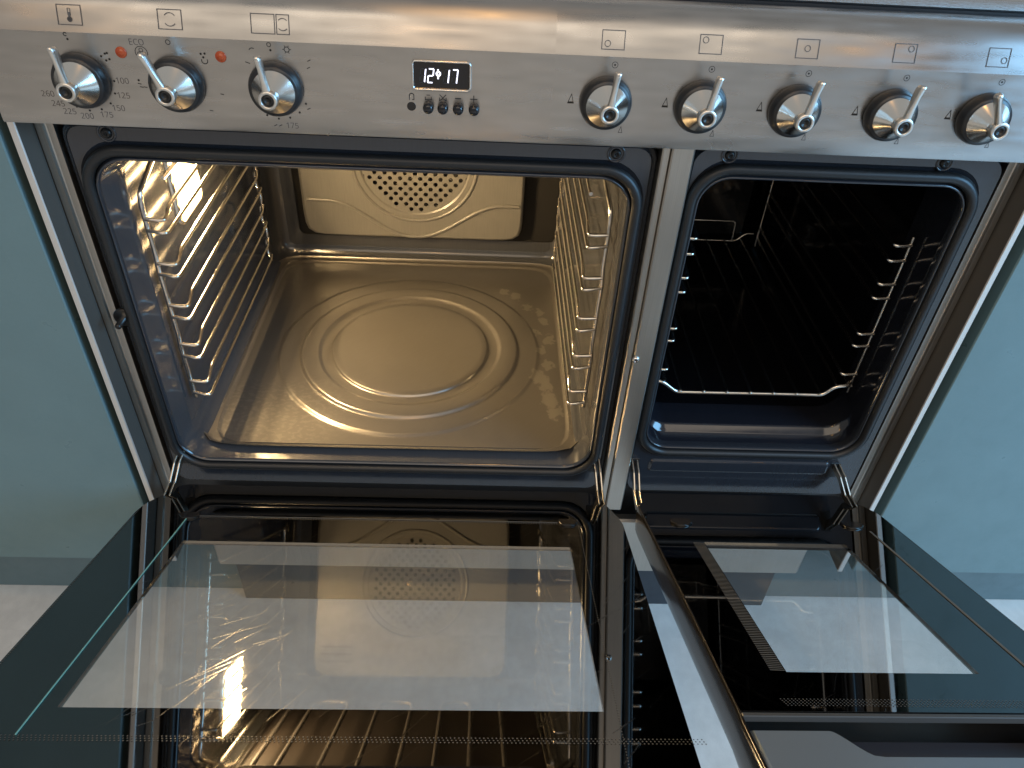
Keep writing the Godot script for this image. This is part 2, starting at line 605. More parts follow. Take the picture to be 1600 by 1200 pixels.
func control_panel(cooker: Node3D) -> void:
	# profile from the bottom return, up the face, over the crease and the rounded nose to the hob
	var prof := [Vector2(-0.02, 0.7612), Vector2(0.0175, 0.7612), Vector2(0.0192, 0.7618), Vector2(0.02, 0.7634), Vector2(0.02, 0.780), Vector2(0.02, 0.8335)]
	var nose := [Vector2(0.02, 0.8335), Vector2(0.0196, 0.8347), Vector2(0.0140, 0.8503)]
	for k in 9:
		var a := deg_to_rad(20.0 + 70.0 * (k + 1) / 9.0)
		nose.append(Vector2(0.0140 - 0.024 * cos(deg_to_rad(20.0)) + 0.024 * cos(a), 0.8503 - 0.024 * sin(deg_to_rad(20.0)) + 0.024 * sin(a)))
	nose.append(Vector2(-0.024, nose[-1].y))
	nose.append(Vector2(-0.024, nose[-1].y - 0.004))
	var root := Node3D.new()
	var st := begin()
	for part in [prof, nose]:
		var v := 0.0
		for i in part.size() - 1:
			var a: Vector2 = part[i]
			var b: Vector2 = part[i + 1]
			var v2 := v + a.distance_to(b)
			var xs := 0.4425
			var g := 4 if i > 1 else 5
			var cut_a := 0.003 if part == prof and i < 2 else 0.0
			var cut_b := 0.003 if part == prof and i + 1 < 2 else 0.0
			quad(st, Vector3(-xs + cut_a, a.y, a.x), Vector3(-xs + cut_b, b.y, b.x), Vector3(xs - cut_b, b.y, b.x), Vector3(xs - cut_a, a.y, a.x), g if part == prof else 7, Vector2(v, -xs), Vector2(v2, -xs), Vector2(v2, xs), Vector2(v, xs))
			v = v2
	var all := prof + nose
	for s in [-1.0, 1.0]:      # ends
		for i in range(1, all.size() - 1):
			var a := Vector3(s * 0.4425, all[0].y, all[0].x)
			var b := Vector3(s * 0.4425, all[i].y, all[i].x)
			var c := Vector3(s * 0.4425, all[i + 1].y, all[i + 1].x)
			if s > 0:
				tri(st, a, b, c)
			else:
				tri(st, a, c, b)
	root.free()
	var panel := obj("control_panel", st, M.steel, cooker)
	# hob surface behind a dark seam
	st = begin()
	box(st, Vector3(-0.4485, 0.856, -0.60), Vector3(0.4485, 0.8685, -0.0245))
	obj("hob_seam", st, M.collar_black, cooker)
	st = begin()
	box(st, Vector3(-0.4495, 0.8686, -0.60), Vector3(0.4495, 0.8765, -0.0262), 0.0015)
	obj("hob_plate", st, M.steel_band, cooker)
	# printed symbols on the band
	var pr: Material = M.print_grey
	var xs := [-0.3665, -0.2925, -0.2233, 0.0445, 0.1208, 0.1972, 0.2752, 0.3510]
	for i in 8:
		st = begin()
		var t := band(xs[i], 0.0115)
		var w := 0.0088
		var h := 0.0068
		ribbon(st, [Vector2(-w, -h), Vector2(w, -h), Vector2(w, h), Vector2(-w, h)], 0.0006, t, true)
		if i == 0:
			ribbon(st, [Vector2(-0.0009, 0), Vector2(-0.0009, 0.0045), Vector2(0.0009, 0.0045), Vector2(0.0009, 0)], 0.0004, t)
			ribbon(st, [Vector2(0, 0.001), Vector2(0, -0.003)], 0.0017, t)
			ribbon(st, arc(Vector2(0, -0.003), 0.0009, 0, 360), 0.0017, t)
		elif i == 1:
			ribbon(st, arc(Vector2.ZERO, 0.0046, 40, 140), 0.0006, t)
			ribbon(st, arc(Vector2.ZERO, 0.0046, 220, 320), 0.0006, t)
		elif i == 2:
			var t2 := band(xs[i] + 0.0150, 0.0115)
			ribbon(st, [Vector2(-0.0047, -h), Vector2(0.0047, -h), Vector2(0.0047, h), Vector2(-0.0047, h)], 0.0006, t2, true)
			ribbon(st, arc(Vector2.ZERO, 0.0042, 45, 135), 0.0006, t2)
			ribbon(st, arc(Vector2.ZERO, 0.0042, 225, 315), 0.0006, t2)
		else:
			var spot: Vector2 = [Vector2(-0.0043, -0.0027), Vector2(-0.0043, 0.0030), Vector2(0, 0.0002), Vector2(0.0045, 0.0033), Vector2(0.0048, -0.0020)][i - 3]
			ribbon(st, arc(spot, 0.0022, 0, 360, 18), 0.0005, t)
		obj("printed_symbol", st, pr, panel).set_meta("kind", "stuff")
	# marks on the face
	var kx: Array = KNOB_X
	for i in 8:
		st = begin()
		var x: float = kx[i]
		if i > 2:      # gas knobs: off dot in a ring, big flame on the left, small flame below
			ribbon(st, arc(Vector2.ZERO, 0.0023, 0, 360, 18), 0.0004, face(x + 0.004, 0.8275))
			ribbon(st, arc(Vector2.ZERO, 0.0004, 0, 360, 8), 0.0006, face(x + 0.004, 0.8275))
			var f := face(x - 0.0283, 0.8000)
			ribbon(st, [Vector2(-0.0022, -0.0035), Vector2(0.0005, 0.0038), Vector2(0.0025, -0.0035)], 0.0005, f, true)
			ribbon(st, [Vector2(-0.0012, -0.0029), Vector2(0.0014, -0.0029)], 0.0014, f)
			f = face(x + 0.0150, 0.7765)
			ribbon(st, [Vector2(-0.0014, -0.0024), Vector2(0.0004, 0.0026), Vector2(0.0018, -0.0024)], 0.0004, f, true)
		elif i == 0:
			ribbon(st, arc(Vector2(-0.0022, 0.030), 0.0004, 0, 360, 8), 0.0007, face(x, 0.7985))
			ribbon(st, arc(Vector2(-0.0030, 0.0335), 0.0012, 30, 300, 10), 0.0006, face(x, 0.7985))
			for q in [Vector2(0.0195, 0.0185), Vector2(0.0228, 0.0205), Vector2(0.0252, 0.0165), Vector2(0.0225, 0.0155), Vector2(0.0245, 0.0210)]:
				ribbon(st, arc(q, 0.0004, 0, 360, 8), 0.0007, face(x, 0.7985))
			for k in 8:
				var a := deg_to_rad(-23.5 * k)
				ribbon(st, arc(Vector2(cos(a), sin(a)) * 0.0242, 0.0004, 0, 360, 8), 0.0007, face(x, 0.7985))
		elif i == 1:
			ribbon(st, arc(Vector2(-0.0225, 0.0225), 0.0046, 0, 360, 20), 0.0005, face(x, 0.7985))
			for k in 3:
				var a := 90.0 + 120.0 * k
				ribbon(st, arc(Vector2(-0.0225, 0.0225) + Vector2(cos(deg_to_rad(a)), sin(deg_to_rad(a))) * 0.0019, 0.0014, 0, 360, 12), 0.0004, face(x, 0.7985))
			ribbon(st, arc(Vector2(-0.0006, 0.0310), 0.0017, 0, 360, 14), 0.0005, face(x, 0.7985))
			for q in [Vector2(0.0225, 0.0235), Vector2(0.0255, 0.0238), Vector2(0.0240, 0.0210), Vector2(-0.0300, 0.0015)]:
				ribbon(st, arc(q, 0.0004, 0, 360, 8), 0.0007, face(x, 0.7985))
			ribbon(st, arc(Vector2(0.0245, 0.0185), 0.0023, 160, 380, 10), 0.0006, face(x, 0.7985))
			for q in [Vector2(-0.0300, -0.0035), Vector2(-0.0270, -0.0035), Vector2(-0.0310, -0.0010), Vector2(0.0320, -0.0065), Vector2(0.0210, -0.0200)]:
				ribbon(st, [q, q + Vector2(0.0022, -0.0004)], 0.0006, face(x, 0.7985))
		else:
			ribbon(st, arc(Vector2(-0.0005, 0.0285), 0.0004, 0, 360, 8), 0.0007, face(x, 0.7985))
			ribbon(st, arc(Vector2(-0.0012, 0.0325), 0.0015, 0, 360, 12), 0.0005, face(x, 0.7985))
			ribbon(st, arc(Vector2(0.0120, 0.0295), 0.0019, 0, 360, 12), 0.0006, face(x, 0.7985))
			for k in 6:
				var a := deg_to_rad(60.0 * k)
				ribbon(st, [Vector2(0.0120, 0.0295) + Vector2(cos(a), sin(a)) * 0.0023, Vector2(0.0120, 0.0295) + Vector2(cos(a), sin(a)) * 0.0031], 0.0005, face(x, 0.7985))
			ribbon(st, arc(Vector2(-0.0145, 0.0270), 0.0025, 60, 150, 6), 0.0006, face(x, 0.7985))
			ribbon(st, [Vector2(-0.0210, 0.0190), Vector2(-0.0180, 0.0180)], 0.0006, face(x, 0.7985))
			for k in 5:
				var a := deg_to_rad(-28.0 - 22.0 * k)
				ribbon(st, arc(Vector2(cos(a), sin(a)) * 0.0245, 0.0004, 0, 360, 8), 0.0007, face(x, 0.7985))
			for q in [Vector2(0.0225, -0.0160), Vector2(0.0260, 0.0160), Vector2(0.0270, 0.0215), Vector2(-0.0060, -0.0305), Vector2(-0.0020, -0.0305)]:
				ribbon(st, [q, q + Vector2(0.0020, 0.0010)], 0.0006, face(x, 0.7985))
		obj("printed_symbol", st, M.print_black, panel).set_meta("kind", "stuff")
	text("printed_word", "ECO", 0.0032, face(kx[1] - 0.0245, 0.8285), pr, panel)
	text("printed_number", "175", 0.0030, face(kx[2] + 0.0085, 0.7687), pr, panel)
	var nums := ["100", "125", "150", "175", "200", "225", "245", "260"]
	var places := [Vector2(0.0305, 0), Vector2(0.0284, -0.0115), Vector2(0.0217, -0.0218), Vector2(0.0108, -0.0275), Vector2(-0.0050, -0.0292), Vector2(-0.0178, -0.0260), Vector2(-0.0250, -0.0200), Vector2(-0.0307, -0.0125)]
	for k in 8:
		text("printed_number", nums[k], 0.0030, face(kx[0] + places[k].x, 0.7990 + places[k].y), pr, panel)
	# timer: chrome frame, black screen, seven-segment digits 12:17
	var disp := [-0.1115, -0.0648, 0.8020, 0.8250, 0.0035]
	st = begin()
	skin(st, [grown(disp, 0.0, PANEL_Z - 0.002), grown(disp, 0.0, PANEL_Z + 0.0016), grown(disp, -0.0006, PANEL_Z + 0.0020), grown(disp, -0.0014, PANEL_Z + 0.0014), grown(disp, -0.0018, PANEL_Z + 0.0002)], true, false, 1)
	var frame := obj("timer_display", st, M.chrome, cooker)
	st = begin()
	var face_ring := grown(disp, -0.0016, PANEL_Z + 0.0004)
	for k in range(1, face_ring.size() - 1):
		tri(st, face_ring[0], face_ring[k + 1], face_ring[k])
	obj("screen", st, M.screen_black, frame)
	var shown := ["18", "2", "18", "7"]
	var lit := {"1": "bc", "2": "abged", "7": "abcf"}
	var digits := [["1", -0.1030], ["2", -0.0967], ["1", -0.0845], ["7", -0.0778]]
	for d in digits:
		var on := begin()
		var off := begin()
		var w := 0.0019
		var h := 0.0026
		var ends := {"a": [Vector2(-w, 2 * h), Vector2(w, 2 * h)], "b": [Vector2(w, 2 * h), Vector2(w, 0)], "c": [Vector2(w, 0), Vector2(w, -2 * h)], "d": [Vector2(-w, -2 * h), Vector2(w, -2 * h)], "e": [Vector2(-w, 0), Vector2(-w, -2 * h)], "f": [Vector2(-w, 2 * h), Vector2(-w, 0)], "g": [Vector2(-w, 0), Vector2(w, 0)]}
		for s in ends:
			var a: Vector2 = ends[s][0]
			var b: Vector2 = ends[s][1]
			var shear := func(p: Vector2) -> Vector2: return p + Vector2(p.y * 0.12, 0)
			var yes: bool = lit[d[0]].contains(s) and not (d[0] == "7" and s == "f")
			ribbon(on if yes else off, [shear.call(a.lerp(b, 0.12)), shear.call(a.lerp(b, 0.88))], 0.0010, face(d[1], 0.8133, 0.0005))
		obj("digit", on, M.segment_lit, frame)
		obj("unlit_digit", off, M.segment_off, frame)
	st = begin()
	ribbon(st, arc(Vector2(0, 0.0010), 0.0014, 0, 360, 10), 0.0012, face(-0.0907, 0.8140, 0.0005))
	ribbon(st, [Vector2(-0.0002, -0.0008), Vector2(-0.0002, -0.0024)], 0.0012, face(-0.0907, 0.8140, 0.0005))
	ribbon(st, [Vector2(-0.0002, 0.0030), Vector2(-0.0002, 0.0038)], 0.0012, face(-0.0907, 0.8140, 0.0005))
	obj("cook_symbol", st, M.segment_lit, frame)
	# four buttons and a round sensor hole below the display
	st = begin()
	lathe(st, [Vector2(0.0036, 0.0), Vector2(0.0034, 0.0003), Vector2(0.0030, 0.0003)], face(-0.1127, 0.7885), 24)
	obj("sensor_window", st, M.screen_black, cooker)
	var bm: Mesh
	for x in [-0.0988, -0.0872, -0.0749, -0.0622]:
		if bm == null:
			st = begin()
			lathe(st, [Vector2(0.0044, 0.0), Vector2(0.0044, 0.0055), Vector2(0.0041, 0.0074), Vector2(0.0033, 0.0087), Vector2(0.0018, 0.0093), Vector2(0.0003, 0.0094)], Transform3D(), 24)
			st.generate_normals()
			bm = st.commit()
		put("timer_button", bm, M.button_black, cooker).position = Vector3(x, 0.7895, PANEL_Z)
	st = begin()
	var f := face(-0.1123, 0.7962)
	ribbon(st, [Vector2(-0.0018, -0.0022), Vector2(-0.0018, 0.0008)] + arc(Vector2(0, 0.0008), 0.0018, 180, 0, 8) + [Vector2(0.0018, -0.0022), Vector2(0.0007, -0.0022)], 0.0007, f)
	f = face(-0.0990, 0.7962)
	ribbon(st, [Vector2(-0.0024, -0.0018), Vector2(-0.0024, 0.0002)], 0.0006, f)
	ribbon(st, [Vector2(-0.0024, -0.0018), Vector2(0.0024, -0.0018)], 0.0006, f)
	ribbon(st, [Vector2(0.0024, -0.0018), Vector2(0.0024, 0.0002)], 0.0006, f)
	ribbon(st, [Vector2(-0.0012, 0.0018), Vector2(0.0012, 0.0018)], 0.0005, f)
	f = face(-0.0874, 0.7962)
	ribbon(st, [Vector2(-0.0024, 0.0024), Vector2(0, 0), Vector2(0.0024, 0.0024)], 0.0006, f)
	ribbon(st, [Vector2(-0.0026, 0.0), Vector2(-0.0026, -0.0022), Vector2(0.0, -0.0004), Vector2(0.0026, -0.0022), Vector2(0.0026, 0.0)], 0.0006, f)
	f = face(-0.0752, 0.7962)
	ribbon(st, [Vector2(-0.0020, 0), Vector2(0.0020, 0)], 0.0009, f)
	f = face(-0.0626, 0.7962)
	ribbon(st, [Vector2(-0.0026, 0), Vector2(0.0026, 0)], 0.0007, f)
	ribbon(st, [Vector2(0, -0.0026), Vector2(0, -0.0004)], 0.0007, f)
	ribbon(st, [Vector2(0, 0.0004), Vector2(0, 0.0026)], 0.0007, f)
	obj("printed_symbol", st, M.print_black, panel).set_meta("kind", "stuff")
	# two orange pilot lamps
	for x in [-0.3335, -0.2581]:
		st = begin()
		lathe(st, [Vector2(0.0042, 0.0), Vector2(0.0042, 0.0006), Vector2(0.0036, 0.0011), Vector2(0.0030, 0.0009), Vector2(0.0024, 0.0016), Vector2(0.0012, 0.0021), Vector2(0.0002, 0.0022)], face(x, 0.8205), 24)
		obj("pilot_lamp", st, M.indicator_orange, cooker)


const KNOB_X := [-0.3690, -0.2956, -0.2188, 0.0435, 0.1203, 0.1980, 0.2775, 0.3556]

func knobs(cooker: Node3D) -> void:
	var st := begin()
	lathe(st, [Vector2(0.0206, 0.0), Vector2(0.0211, 0.0010), Vector2(0.0209, 0.0048), Vector2(0.0196, 0.0088), Vector2(0.0188, 0.0102), Vector2(0.0140, 0.0106), Vector2(0.005, 0.0106)], Transform3D(), 40)
	st.generate_normals()
	var collar := st.commit()
	st = begin()
	lathe(st, [Vector2(0.0168, 0.0104), Vector2(0.0168, 0.0109), Vector2(0.0164, 0.0115), Vector2(0.0068, 0.0212), Vector2(0.0060, 0.0232), Vector2(0.0058, 0.0262)], Transform3D(), 40)
	st.generate_normals()
	var cone := st.commit()
	st = begin()      # cap ring with its lever, one casting
	lathe(st, [Vector2(0.0054, 0.0256), Vector2(0.0068, 0.0259), Vector2(0.0073, 0.0266), Vector2(0.0073, 0.0300), Vector2(0.0070, 0.0308), Vector2(0.0050, 0.0310), Vector2(0.0047, 0.0304), Vector2(0.0046, 0.0290), Vector2(0.0001, 0.0290)], Transform3D(), 32)
	var lever := [Vector3(0, 0.0060, 0.0284), Vector3(0, 0.0150, 0.0282), Vector3(0, 0.0240, 0.0284), Vector3(0, 0.0295, 0.0296), Vector3(0, 0.0325, 0.0312), Vector3(0, 0.0332, 0.0322)]
	var rings := []
	for i in lever.size():
		var wide: float = [0.0030, 0.0022, 0.0021, 0.0024, 0.0023, 0.0012][i]
		var deep: float = [0.0024, 0.0034, 0.0044, 0.0044, 0.0034, 0.0015][i]
		var ring := []
		for k in 12:
			var a := TAU * k / 12.0
			var c := cos(a)
			var s := sin(a)
			ring.append(lever[i] + Vector3(wide * signf(c) * pow(absf(c), 0.55), 0.0, deep * signf(s) * pow(absf(s), 0.55)))
		rings.append(ring)
	skin(st, rings, true, false, 1)
	for k in range(1, 11):
		tri(st, rings[-1][0], rings[-1][k], rings[-1][k + 1])
	st.generate_normals()
	var arm := st.commit()
	st = begin()
	lathe(st, [Vector2(0.0043, 0.0291), Vector2(0.0041, 0.0302), Vector2(0.0024, 0.0303), Vector2(0.0021, 0.0293), Vector2(0.0001, 0.0292)], Transform3D(), 24)
	st.generate_normals()
	var screw := st.commit()
	var turn := [0.0, 18.0, 5.0, -5.0, -6.0, -6.0, -4.0, 27.0]
	for i in 8:
		var k := put("control_knob", collar, M.collar_black, cooker)
		k.position = Vector3(KNOB_X[i], 0.7985, PANEL_Z)
		k.rotation.z = deg_to_rad(turn[i])
		put("cone", cone, M.cone_steel, k)
		put("lever", arm, M.lever_steel, k)
		put("screw", screw, M.screw_black, k)


# ---------------------------------------------------------------- steel frame

func screw_at(called: String, at: Vector3, r: float, m: Material, parent: Node, dish: Material = null) -> void:
	var st := begin()
	var t := Transform3D(Basis(), at)
	lathe(st, [Vector2(r, 0), Vector2(r * 0.98, r * 0.25), Vector2(r * 0.7, r * 0.55), Vector2(r * 0.34, r * 0.66), Vector2(r * 0.30, r * 0.2), Vector2(r * 0.03, r * 0.15)], t, 20)
	var o := obj(called, st, m, parent)
	st = begin()
	for a in [0.4, 0.4 + PI / 2]:
		var b := Transform3D(Basis(Vector3(0, 0, 1), a), at + Vector3(0, 0, r * 0.5))
		box(st, Vector3(-r * 0.55, -r * 0.09, 0), Vector3(r * 0.55, r * 0.09, r * 0.14 + (0.0001 if a > 1 else 0.0)), 0, b)
	obj("slot", st, M.dark_hole, o)
	if dish:
		st = begin()
		lathe(st, [Vector2(r * 1.75, 0.0004), Vector2(r * 1.6, 0.0012), Vector2(r * 1.35, 0.0006), Vector2(r * 1.1, -0.0012)], t, 24)
		obj("dimple", st, dish, o)


func steel_frame(cooker: Node3D) -> void:
	for s in [-1.0, 1.0]:
		var st := begin()      # edge of the side panel
		box(st, Vector3(minf(s * 0.4457, s * 0.4522), 0.1695, 0.0), Vector3(maxf(s * 0.4457, s * 0.4522), 0.7604, 0.0024), 0.0007)
		obj("side_edge", st, M.edge_steel, cooker)
		st = begin()
		box(st, Vector3(minf(s * 0.4458, s * 0.4518), 0.17, -0.58), Vector3(maxf(s * 0.4458, s * 0.4518), 0.76, -0.0003), 0.0)
		obj("side_panel", st, M.channel_dark, cooker)
		st = begin()           # channel behind it: back, ridge, flat
		var pts := [Vector2(0.4458, -0.0300), Vector2(0.4452, -0.0240), Vector2(0.4440, -0.0225), Vector2(0.4375, -0.0225), Vector2(0.4366, -0.0200), Vector2(0.4355, -0.0225), Vector2(0.4345, -0.0230), Vector2(0.4285, -0.0230), Vector2(0.4283, -0.045)]
		for i in pts.size() - 1:
			var a: Vector2 = pts[i]
			var b: Vector2 = pts[i + 1]
			var q := [Vector3(s * a.x, 0.2, a.y), Vector3(s * a.x, 0.7605, a.y), Vector3(s * b.x, 0.7605, b.y), Vector3(s * b.x, 0.2, b.y)]
			if s > 0:
				q.reverse()
			quad(st, q[0], q[1], q[2], q[3], -1)
		obj("door_post", st, M.trim_steel, cooker)
		st = begin()
		box(st, Vector3(minf(s * 0.4290, s * 0.4455), 0.2, -0.066), Vector3(maxf(s * 0.4290, s * 0.4455), 0.7605, -0.060))
		obj("channel_back", st, M.channel_dark, cooker)
	var st := begin()
	box(st, Vector3(0.1052, 0.272, -0.05), Vector3(0.1128, 0.7608, -0.0135), 0.0012)
	box(st, Vector3(0.1130, 0.272, -0.05), Vector3(0.1337, 0.7608, -0.0105), 0.0014)
	var mull := obj("centre_post", st, M.trim_steel, cooker)
	screw_at("screw", Vector3(0.1155, 0.5155, -0.0105), 0.0042, M.chrome, mull)
	st = begin()
	box(st, Vector3(-0.4462, 0.19, -0.60), Vector3(0.4462, 0.86, -0.575))
	obj("back_sheet", st, M.door_back, cooker)
	st = begin()
	box(st, Vector3(-0.4462, 0.752, -0.57), Vector3(0.4462, 0.7560, -0.03))
	obj("top_sheet", st, M.door_back, cooker)


# ---------------------------------------------------------------- ovens

func main_oven(cooker: Node3D) -> void:
	var open := [-0.4068, 0.0858, 0.3375, 0.7180, 0.034]
	var cav := [-0.3985, 0.0835, 0.3420, 0.7130, 0.032]
	var outer := [-0.4255, 0.1047, 0.296, 0.7510, 0.020]
	# enamelled front sheet with a rolled rim
	var st := begin()
	skin(st, [grown(outer, 0.0025, -0.034), grown(outer, 0.001, -0.0285), grown(outer, -0.0008, -0.0255), grown(outer, -0.0022, -0.0245),
		grown(outer, -0.0035, -0.0243), grown(outer, -0.0050, -0.0225), grown(outer, -0.0062, -0.0212)], true, false, 1)
	skin(st, [grown(outer, -0.0062, -0.0212), rrect(-0.4178, 0.0968, 0.3255, 0.7330, 0.040, -0.0212)], true, false, 2)
	skin(st, [rrect(-0.4178, 0.0968, 0.3255, 0.7330, 0.040, -0.0212), rrect(-0.4166, 0.0956, 0.3268, 0.7316, 0.039, -0.0222), rrect(-0.4120, 0.0910, 0.3310, 0.7265, 0.037, -0.0240), grown(open, 0.0015, -0.0235),
		grown(open, 0.0, -0.0190), grown(open, -0.0010, -0.0180), grown(open, -0.0022, -0.0184), grown(open, -0.0034, -0.0215)], true, false, 3)
	var front := obj("oven_front", st, M.enamel_front, cooker)
	st = begin()
	skin(st, [grown(open, -0.0034, -0.0215), rrect(-0.4020, 0.0830, 0.3430, 0.7145, 0.033, -0.034), rrect(-0.3995, 0.0822, 0.3452, 0.7136, 0.032, -0.044), grown(cav, 0.0, -0.052), grown(cav, 0.0, -0.06)], true, false, 3)
	obj("rim_step", st, M.enamel_cavity, front)
	st = begin()
	tube(st, rrect(-0.4118, 0.0910, 0.3315, 0.7250, 0.037, -0.0185, 10), 0.0052, 10, 0.0, true)
	obj("door_seal", st, M.gasket, front)
	for p in [Vector3(-0.3837, 0.7395, -0.0212), Vector3(0.0655, 0.7390, -0.0212)]:
		screw_at("screw", p, 0.0048, M.screw_black, front, M.enamel_front)
	st = begin()
	var t := Transform3D(Basis(), Vector3(-0.4205, 0.5445, -0.0215))
	lathe(st, [Vector2(0.0108, 0), Vector2(0.0108, 0.0025), Vector2(0.0095, 0.0035), Vector2(0.0036, 0.004), Vector2(0.0032, 0.019), Vector2(0.0018, 0.0205), Vector2(0.0003, 0.0207)], t, 20)
	obj("door_switch", st, M.screw_black, front)
	# the box of the oven
	st = begin()
	skin(st, [grown(cav, 0.0, -0.06), grown(cav, 0.0, -0.20), grown(cav, 0.0, -0.47), grown(cav, -0.003, -0.490), grown(cav, -0.012, -0.502), grown(cav, -0.022, -0.505)], true, false, 1)
	var back := grown(cav, -0.022, -0.505)
	for k in range(1, back.size() - 1):
		tri(st, back[0], back[k], back[k + 1], 2)
	var box_ := obj("oven_cavity", st, M.enamel_cavity, cooker)
	# floor sheet with pressed rings, polar mesh let into a rectangle
	st = begin()
	var c := Vector2(-0.1525, -0.2470)
	var base := 0.3465
	var steps := [[0.0, 0.0030], [0.05, 0.0030], [0.100, 0.0030], [0.1092, 0.0030], [0.1100, 0.0026], [0.1110, 0.0006], [0.1118, 0.0], [0.1135, -0.0004], [0.1235, -0.0004], [0.1262, 0.0002], [0.1285, 0.0024], [0.1300, 0.0034], [0.1320, 0.0037], [0.1500, 0.0037], [0.1520, 0.0035], [0.1534, 0.0026], [0.1552, 0.0004], [0.1562, 0.0], [0.1600, 0.0], [0.1805, 0.0001], [0.1835, -0.0002], [0.1852, -0.0014], [0.1870, -0.0020], [0.1900, -0.0021]]
	var n := 120
	var rings := []
	for s in steps:
		var ring := []
		for k in n:
			var a := TAU * k / n
			ring.append(Vector3(c.x + cos(a) * s[0], base + s[1], c.y + sin(a) * s[0]))
		rings.append(ring)
	var rect := [-0.3790, 0.0640, -0.4830, -0.0400]
	for grow in [[0.0, -0.0021], [0.003, -0.0019], [0.006, 0.0004], [0.008, 0.0010], [0.014, 0.0012], [0.020, 0.0020], [0.024, 0.005]]:
		var ring := []
		for k in n:
			var a := TAU * k / n
			var d := Vector2(cos(a), sin(a))
			var hx: float = (rect[1] - rect[0]) / 2.0 - 0.004 + grow[0] * 0.8
			var hz: float = (rect[3] - rect[2]) / 2.0 - 0.004 + grow[0] * 0.45
			var mid := Vector2((rect[0] + rect[1]) / 2.0, (rect[2] + rect[3]) / 2.0)
			var p := 14.0
			var r := 1.0 / pow(pow(absf(d.x) / hx, p) + pow(absf(d.y) / hz, p), 1.0 / p)
			ring.append(Vector3(mid.x + d.x * r, base + grow[1], mid.y + d.y * r))
		rings.append(ring)
	for i in rings.size() - 1:
		for k in n:
			var j := (k + 1) % n
			var q := [rings[i][k], rings[i][j], rings[i + 1][j], rings[i + 1][k]]
			var uv := []
			for v in q:
				uv.append(Vector2((v.x - rect[0]) / (rect[1] - rect[0]), (v.z - rect[2]) / (rect[3] - rect[2])))
			if i == 0:
				tri(st, q[0], q[2], q[3], 1, uv[0], uv[2], uv[3])
			else:
				quad(st, q[0], q[1], q[2], q[3], 1, uv[0], uv[1], uv[2], uv[3])
	obj("oven_floor", st, M.enamel_pan, box_)
	# back of the oven: dark recess, fan cover with a pressed wave and a perforated disc
	st = begin()
	var rec := [-0.357, 0.070, 0.3835, 0.695, 0.012]
	skin(st, [grown(rec, 0.0, -0.5045), grown(rec, -0.001, -0.5030), grown(rec, -0.004, -0.5030)], true, false, 1)
	var fl := grown(rec, -0.004, -0.5030)
	for k in range(1, fl.size() - 1):
		tri(st, fl[0], fl[k], fl[k + 1], 2)
	obj("fan_recess", st, M.dark_hole, box_)
	var fc := Vector2(-0.1610, 0.5220)
	var cov := [-0.3420, 0.0110, 0.3930, 0.6900, 0.018]
	st = begin()
	var hole := []
	var lip := []
	var sheet := []
	for k in 120:
		var ang := TAU * k / 120.0
		var d := Vector2(cos(ang), sin(ang))
		hole.append(Vector3(fc.x + d.x * 0.0865, fc.y + d.y * 0.0865, -0.4850))
		lip.append(Vector3(fc.x + d.x * 0.0835, fc.y + d.y * 0.0835, -0.4872))
		var mid := Vector2((cov[0] + cov[1]) / 2.0, (cov[2] + cov[3]) / 2.0)
		var hx: float = (cov[1] - cov[0]) / 2.0
		var hy: float = (cov[3] - cov[2]) / 2.0
		var r := 1.0 / pow(pow(absf(d.x) / hx, 16.0) + pow(absf(d.y) / hy, 16.0), 1.0 / 16.0)
		sheet.append(v3(mid + d * r, 0.0))
	var outline := []
	for e in [[0.0, -0.5020], [0.0, -0.4890], [0.0012, -0.4862], [0.0040, -0.4850]]:
		var ring := []
		for q in sheet:
			var mid := Vector3((cov[0] + cov[1]) / 2.0, (cov[2] + cov[3]) / 2.0, 0.0)
			var o: Vector3 = mid + (q - mid) * (1.0 - e[0] / 0.16)
			o.z = e[1]
			ring.append(o)
		outline.append(ring)
	skin(st, outline, true, false, 1)
	skin(st, [outline[3], hole], true, false, 2)
	skin(st, [hole, lip], true, false, 1)
	var cover := obj("fan_cover", st, M.enamel_back, box_)
	st = begin()
	var wave := []
	for k in 41:
		var u := k / 40.0
		var x := lerpf(-0.333, 0.004, u)
		var g := smoothstep(0.10, 0.48, u) - smoothstep(0.52, 0.92, u)
		wave.append(Vector3(x, 0.4560 - 0.0590 * g, -0.4852))
	tube(st, wave, 0.0032, 10)
	obj("pressed_rib", st, M.enamel_back, cover)
	st = begin()
	var ringp := []
	for k in 48:
		var a := TAU * k / 48.0
		ringp.append(Vector3(fc.x + cos(a) * 0.0965, fc.y + sin(a) * 0.0965, -0.4856))
	tube(st, ringp, 0.0030, 10, 0.0, true)
	obj("pressed_ring", st, M.enamel_back, cover)
	perforated(fc, 0.0845, -0.4868, cover)
	st = begin()
	for k in 3:
		box(st, Vector3(-0.327, 0.634 + 0.013 * k, -0.486), Vector3(-0.272, 0.6375 + 0.013 * k, -0.4846))
	obj("vent_slots", st, M.dark_hole, cover)
	st = begin()       # fan wheel seen through the holes
	for k in 14:
		var a := TAU * k / 14.0
		var b := Transform3D(Basis(Vector3(0, 0, 1), a), Vector3(fc.x, fc.y, -0.4955))
		box(st, Vector3(0.022, -0.0006, -0.004), Vector3(0.068, 0.0006, 0.004), 0, b)
	lathe(st, [Vector2(0.024, -0.004), Vector2(0.024, 0.002), Vector2(0.010, 0.005), Vector2(0.0005, 0.005)], Transform3D(Basis(), Vector3(fc.x, fc.y, -0.4955)), 24)
	obj("fan_wheel", st, M.wire, box_)
	# roof: brown sheet, grill element and guard
	st = begin()
	box(st, Vector3(-0.372, 0.7085, -0.47), Vector3(0.056, 0.7105, -0.07), 0.0006)
	obj("roof_sheet", st, M.roof_brown, box_)
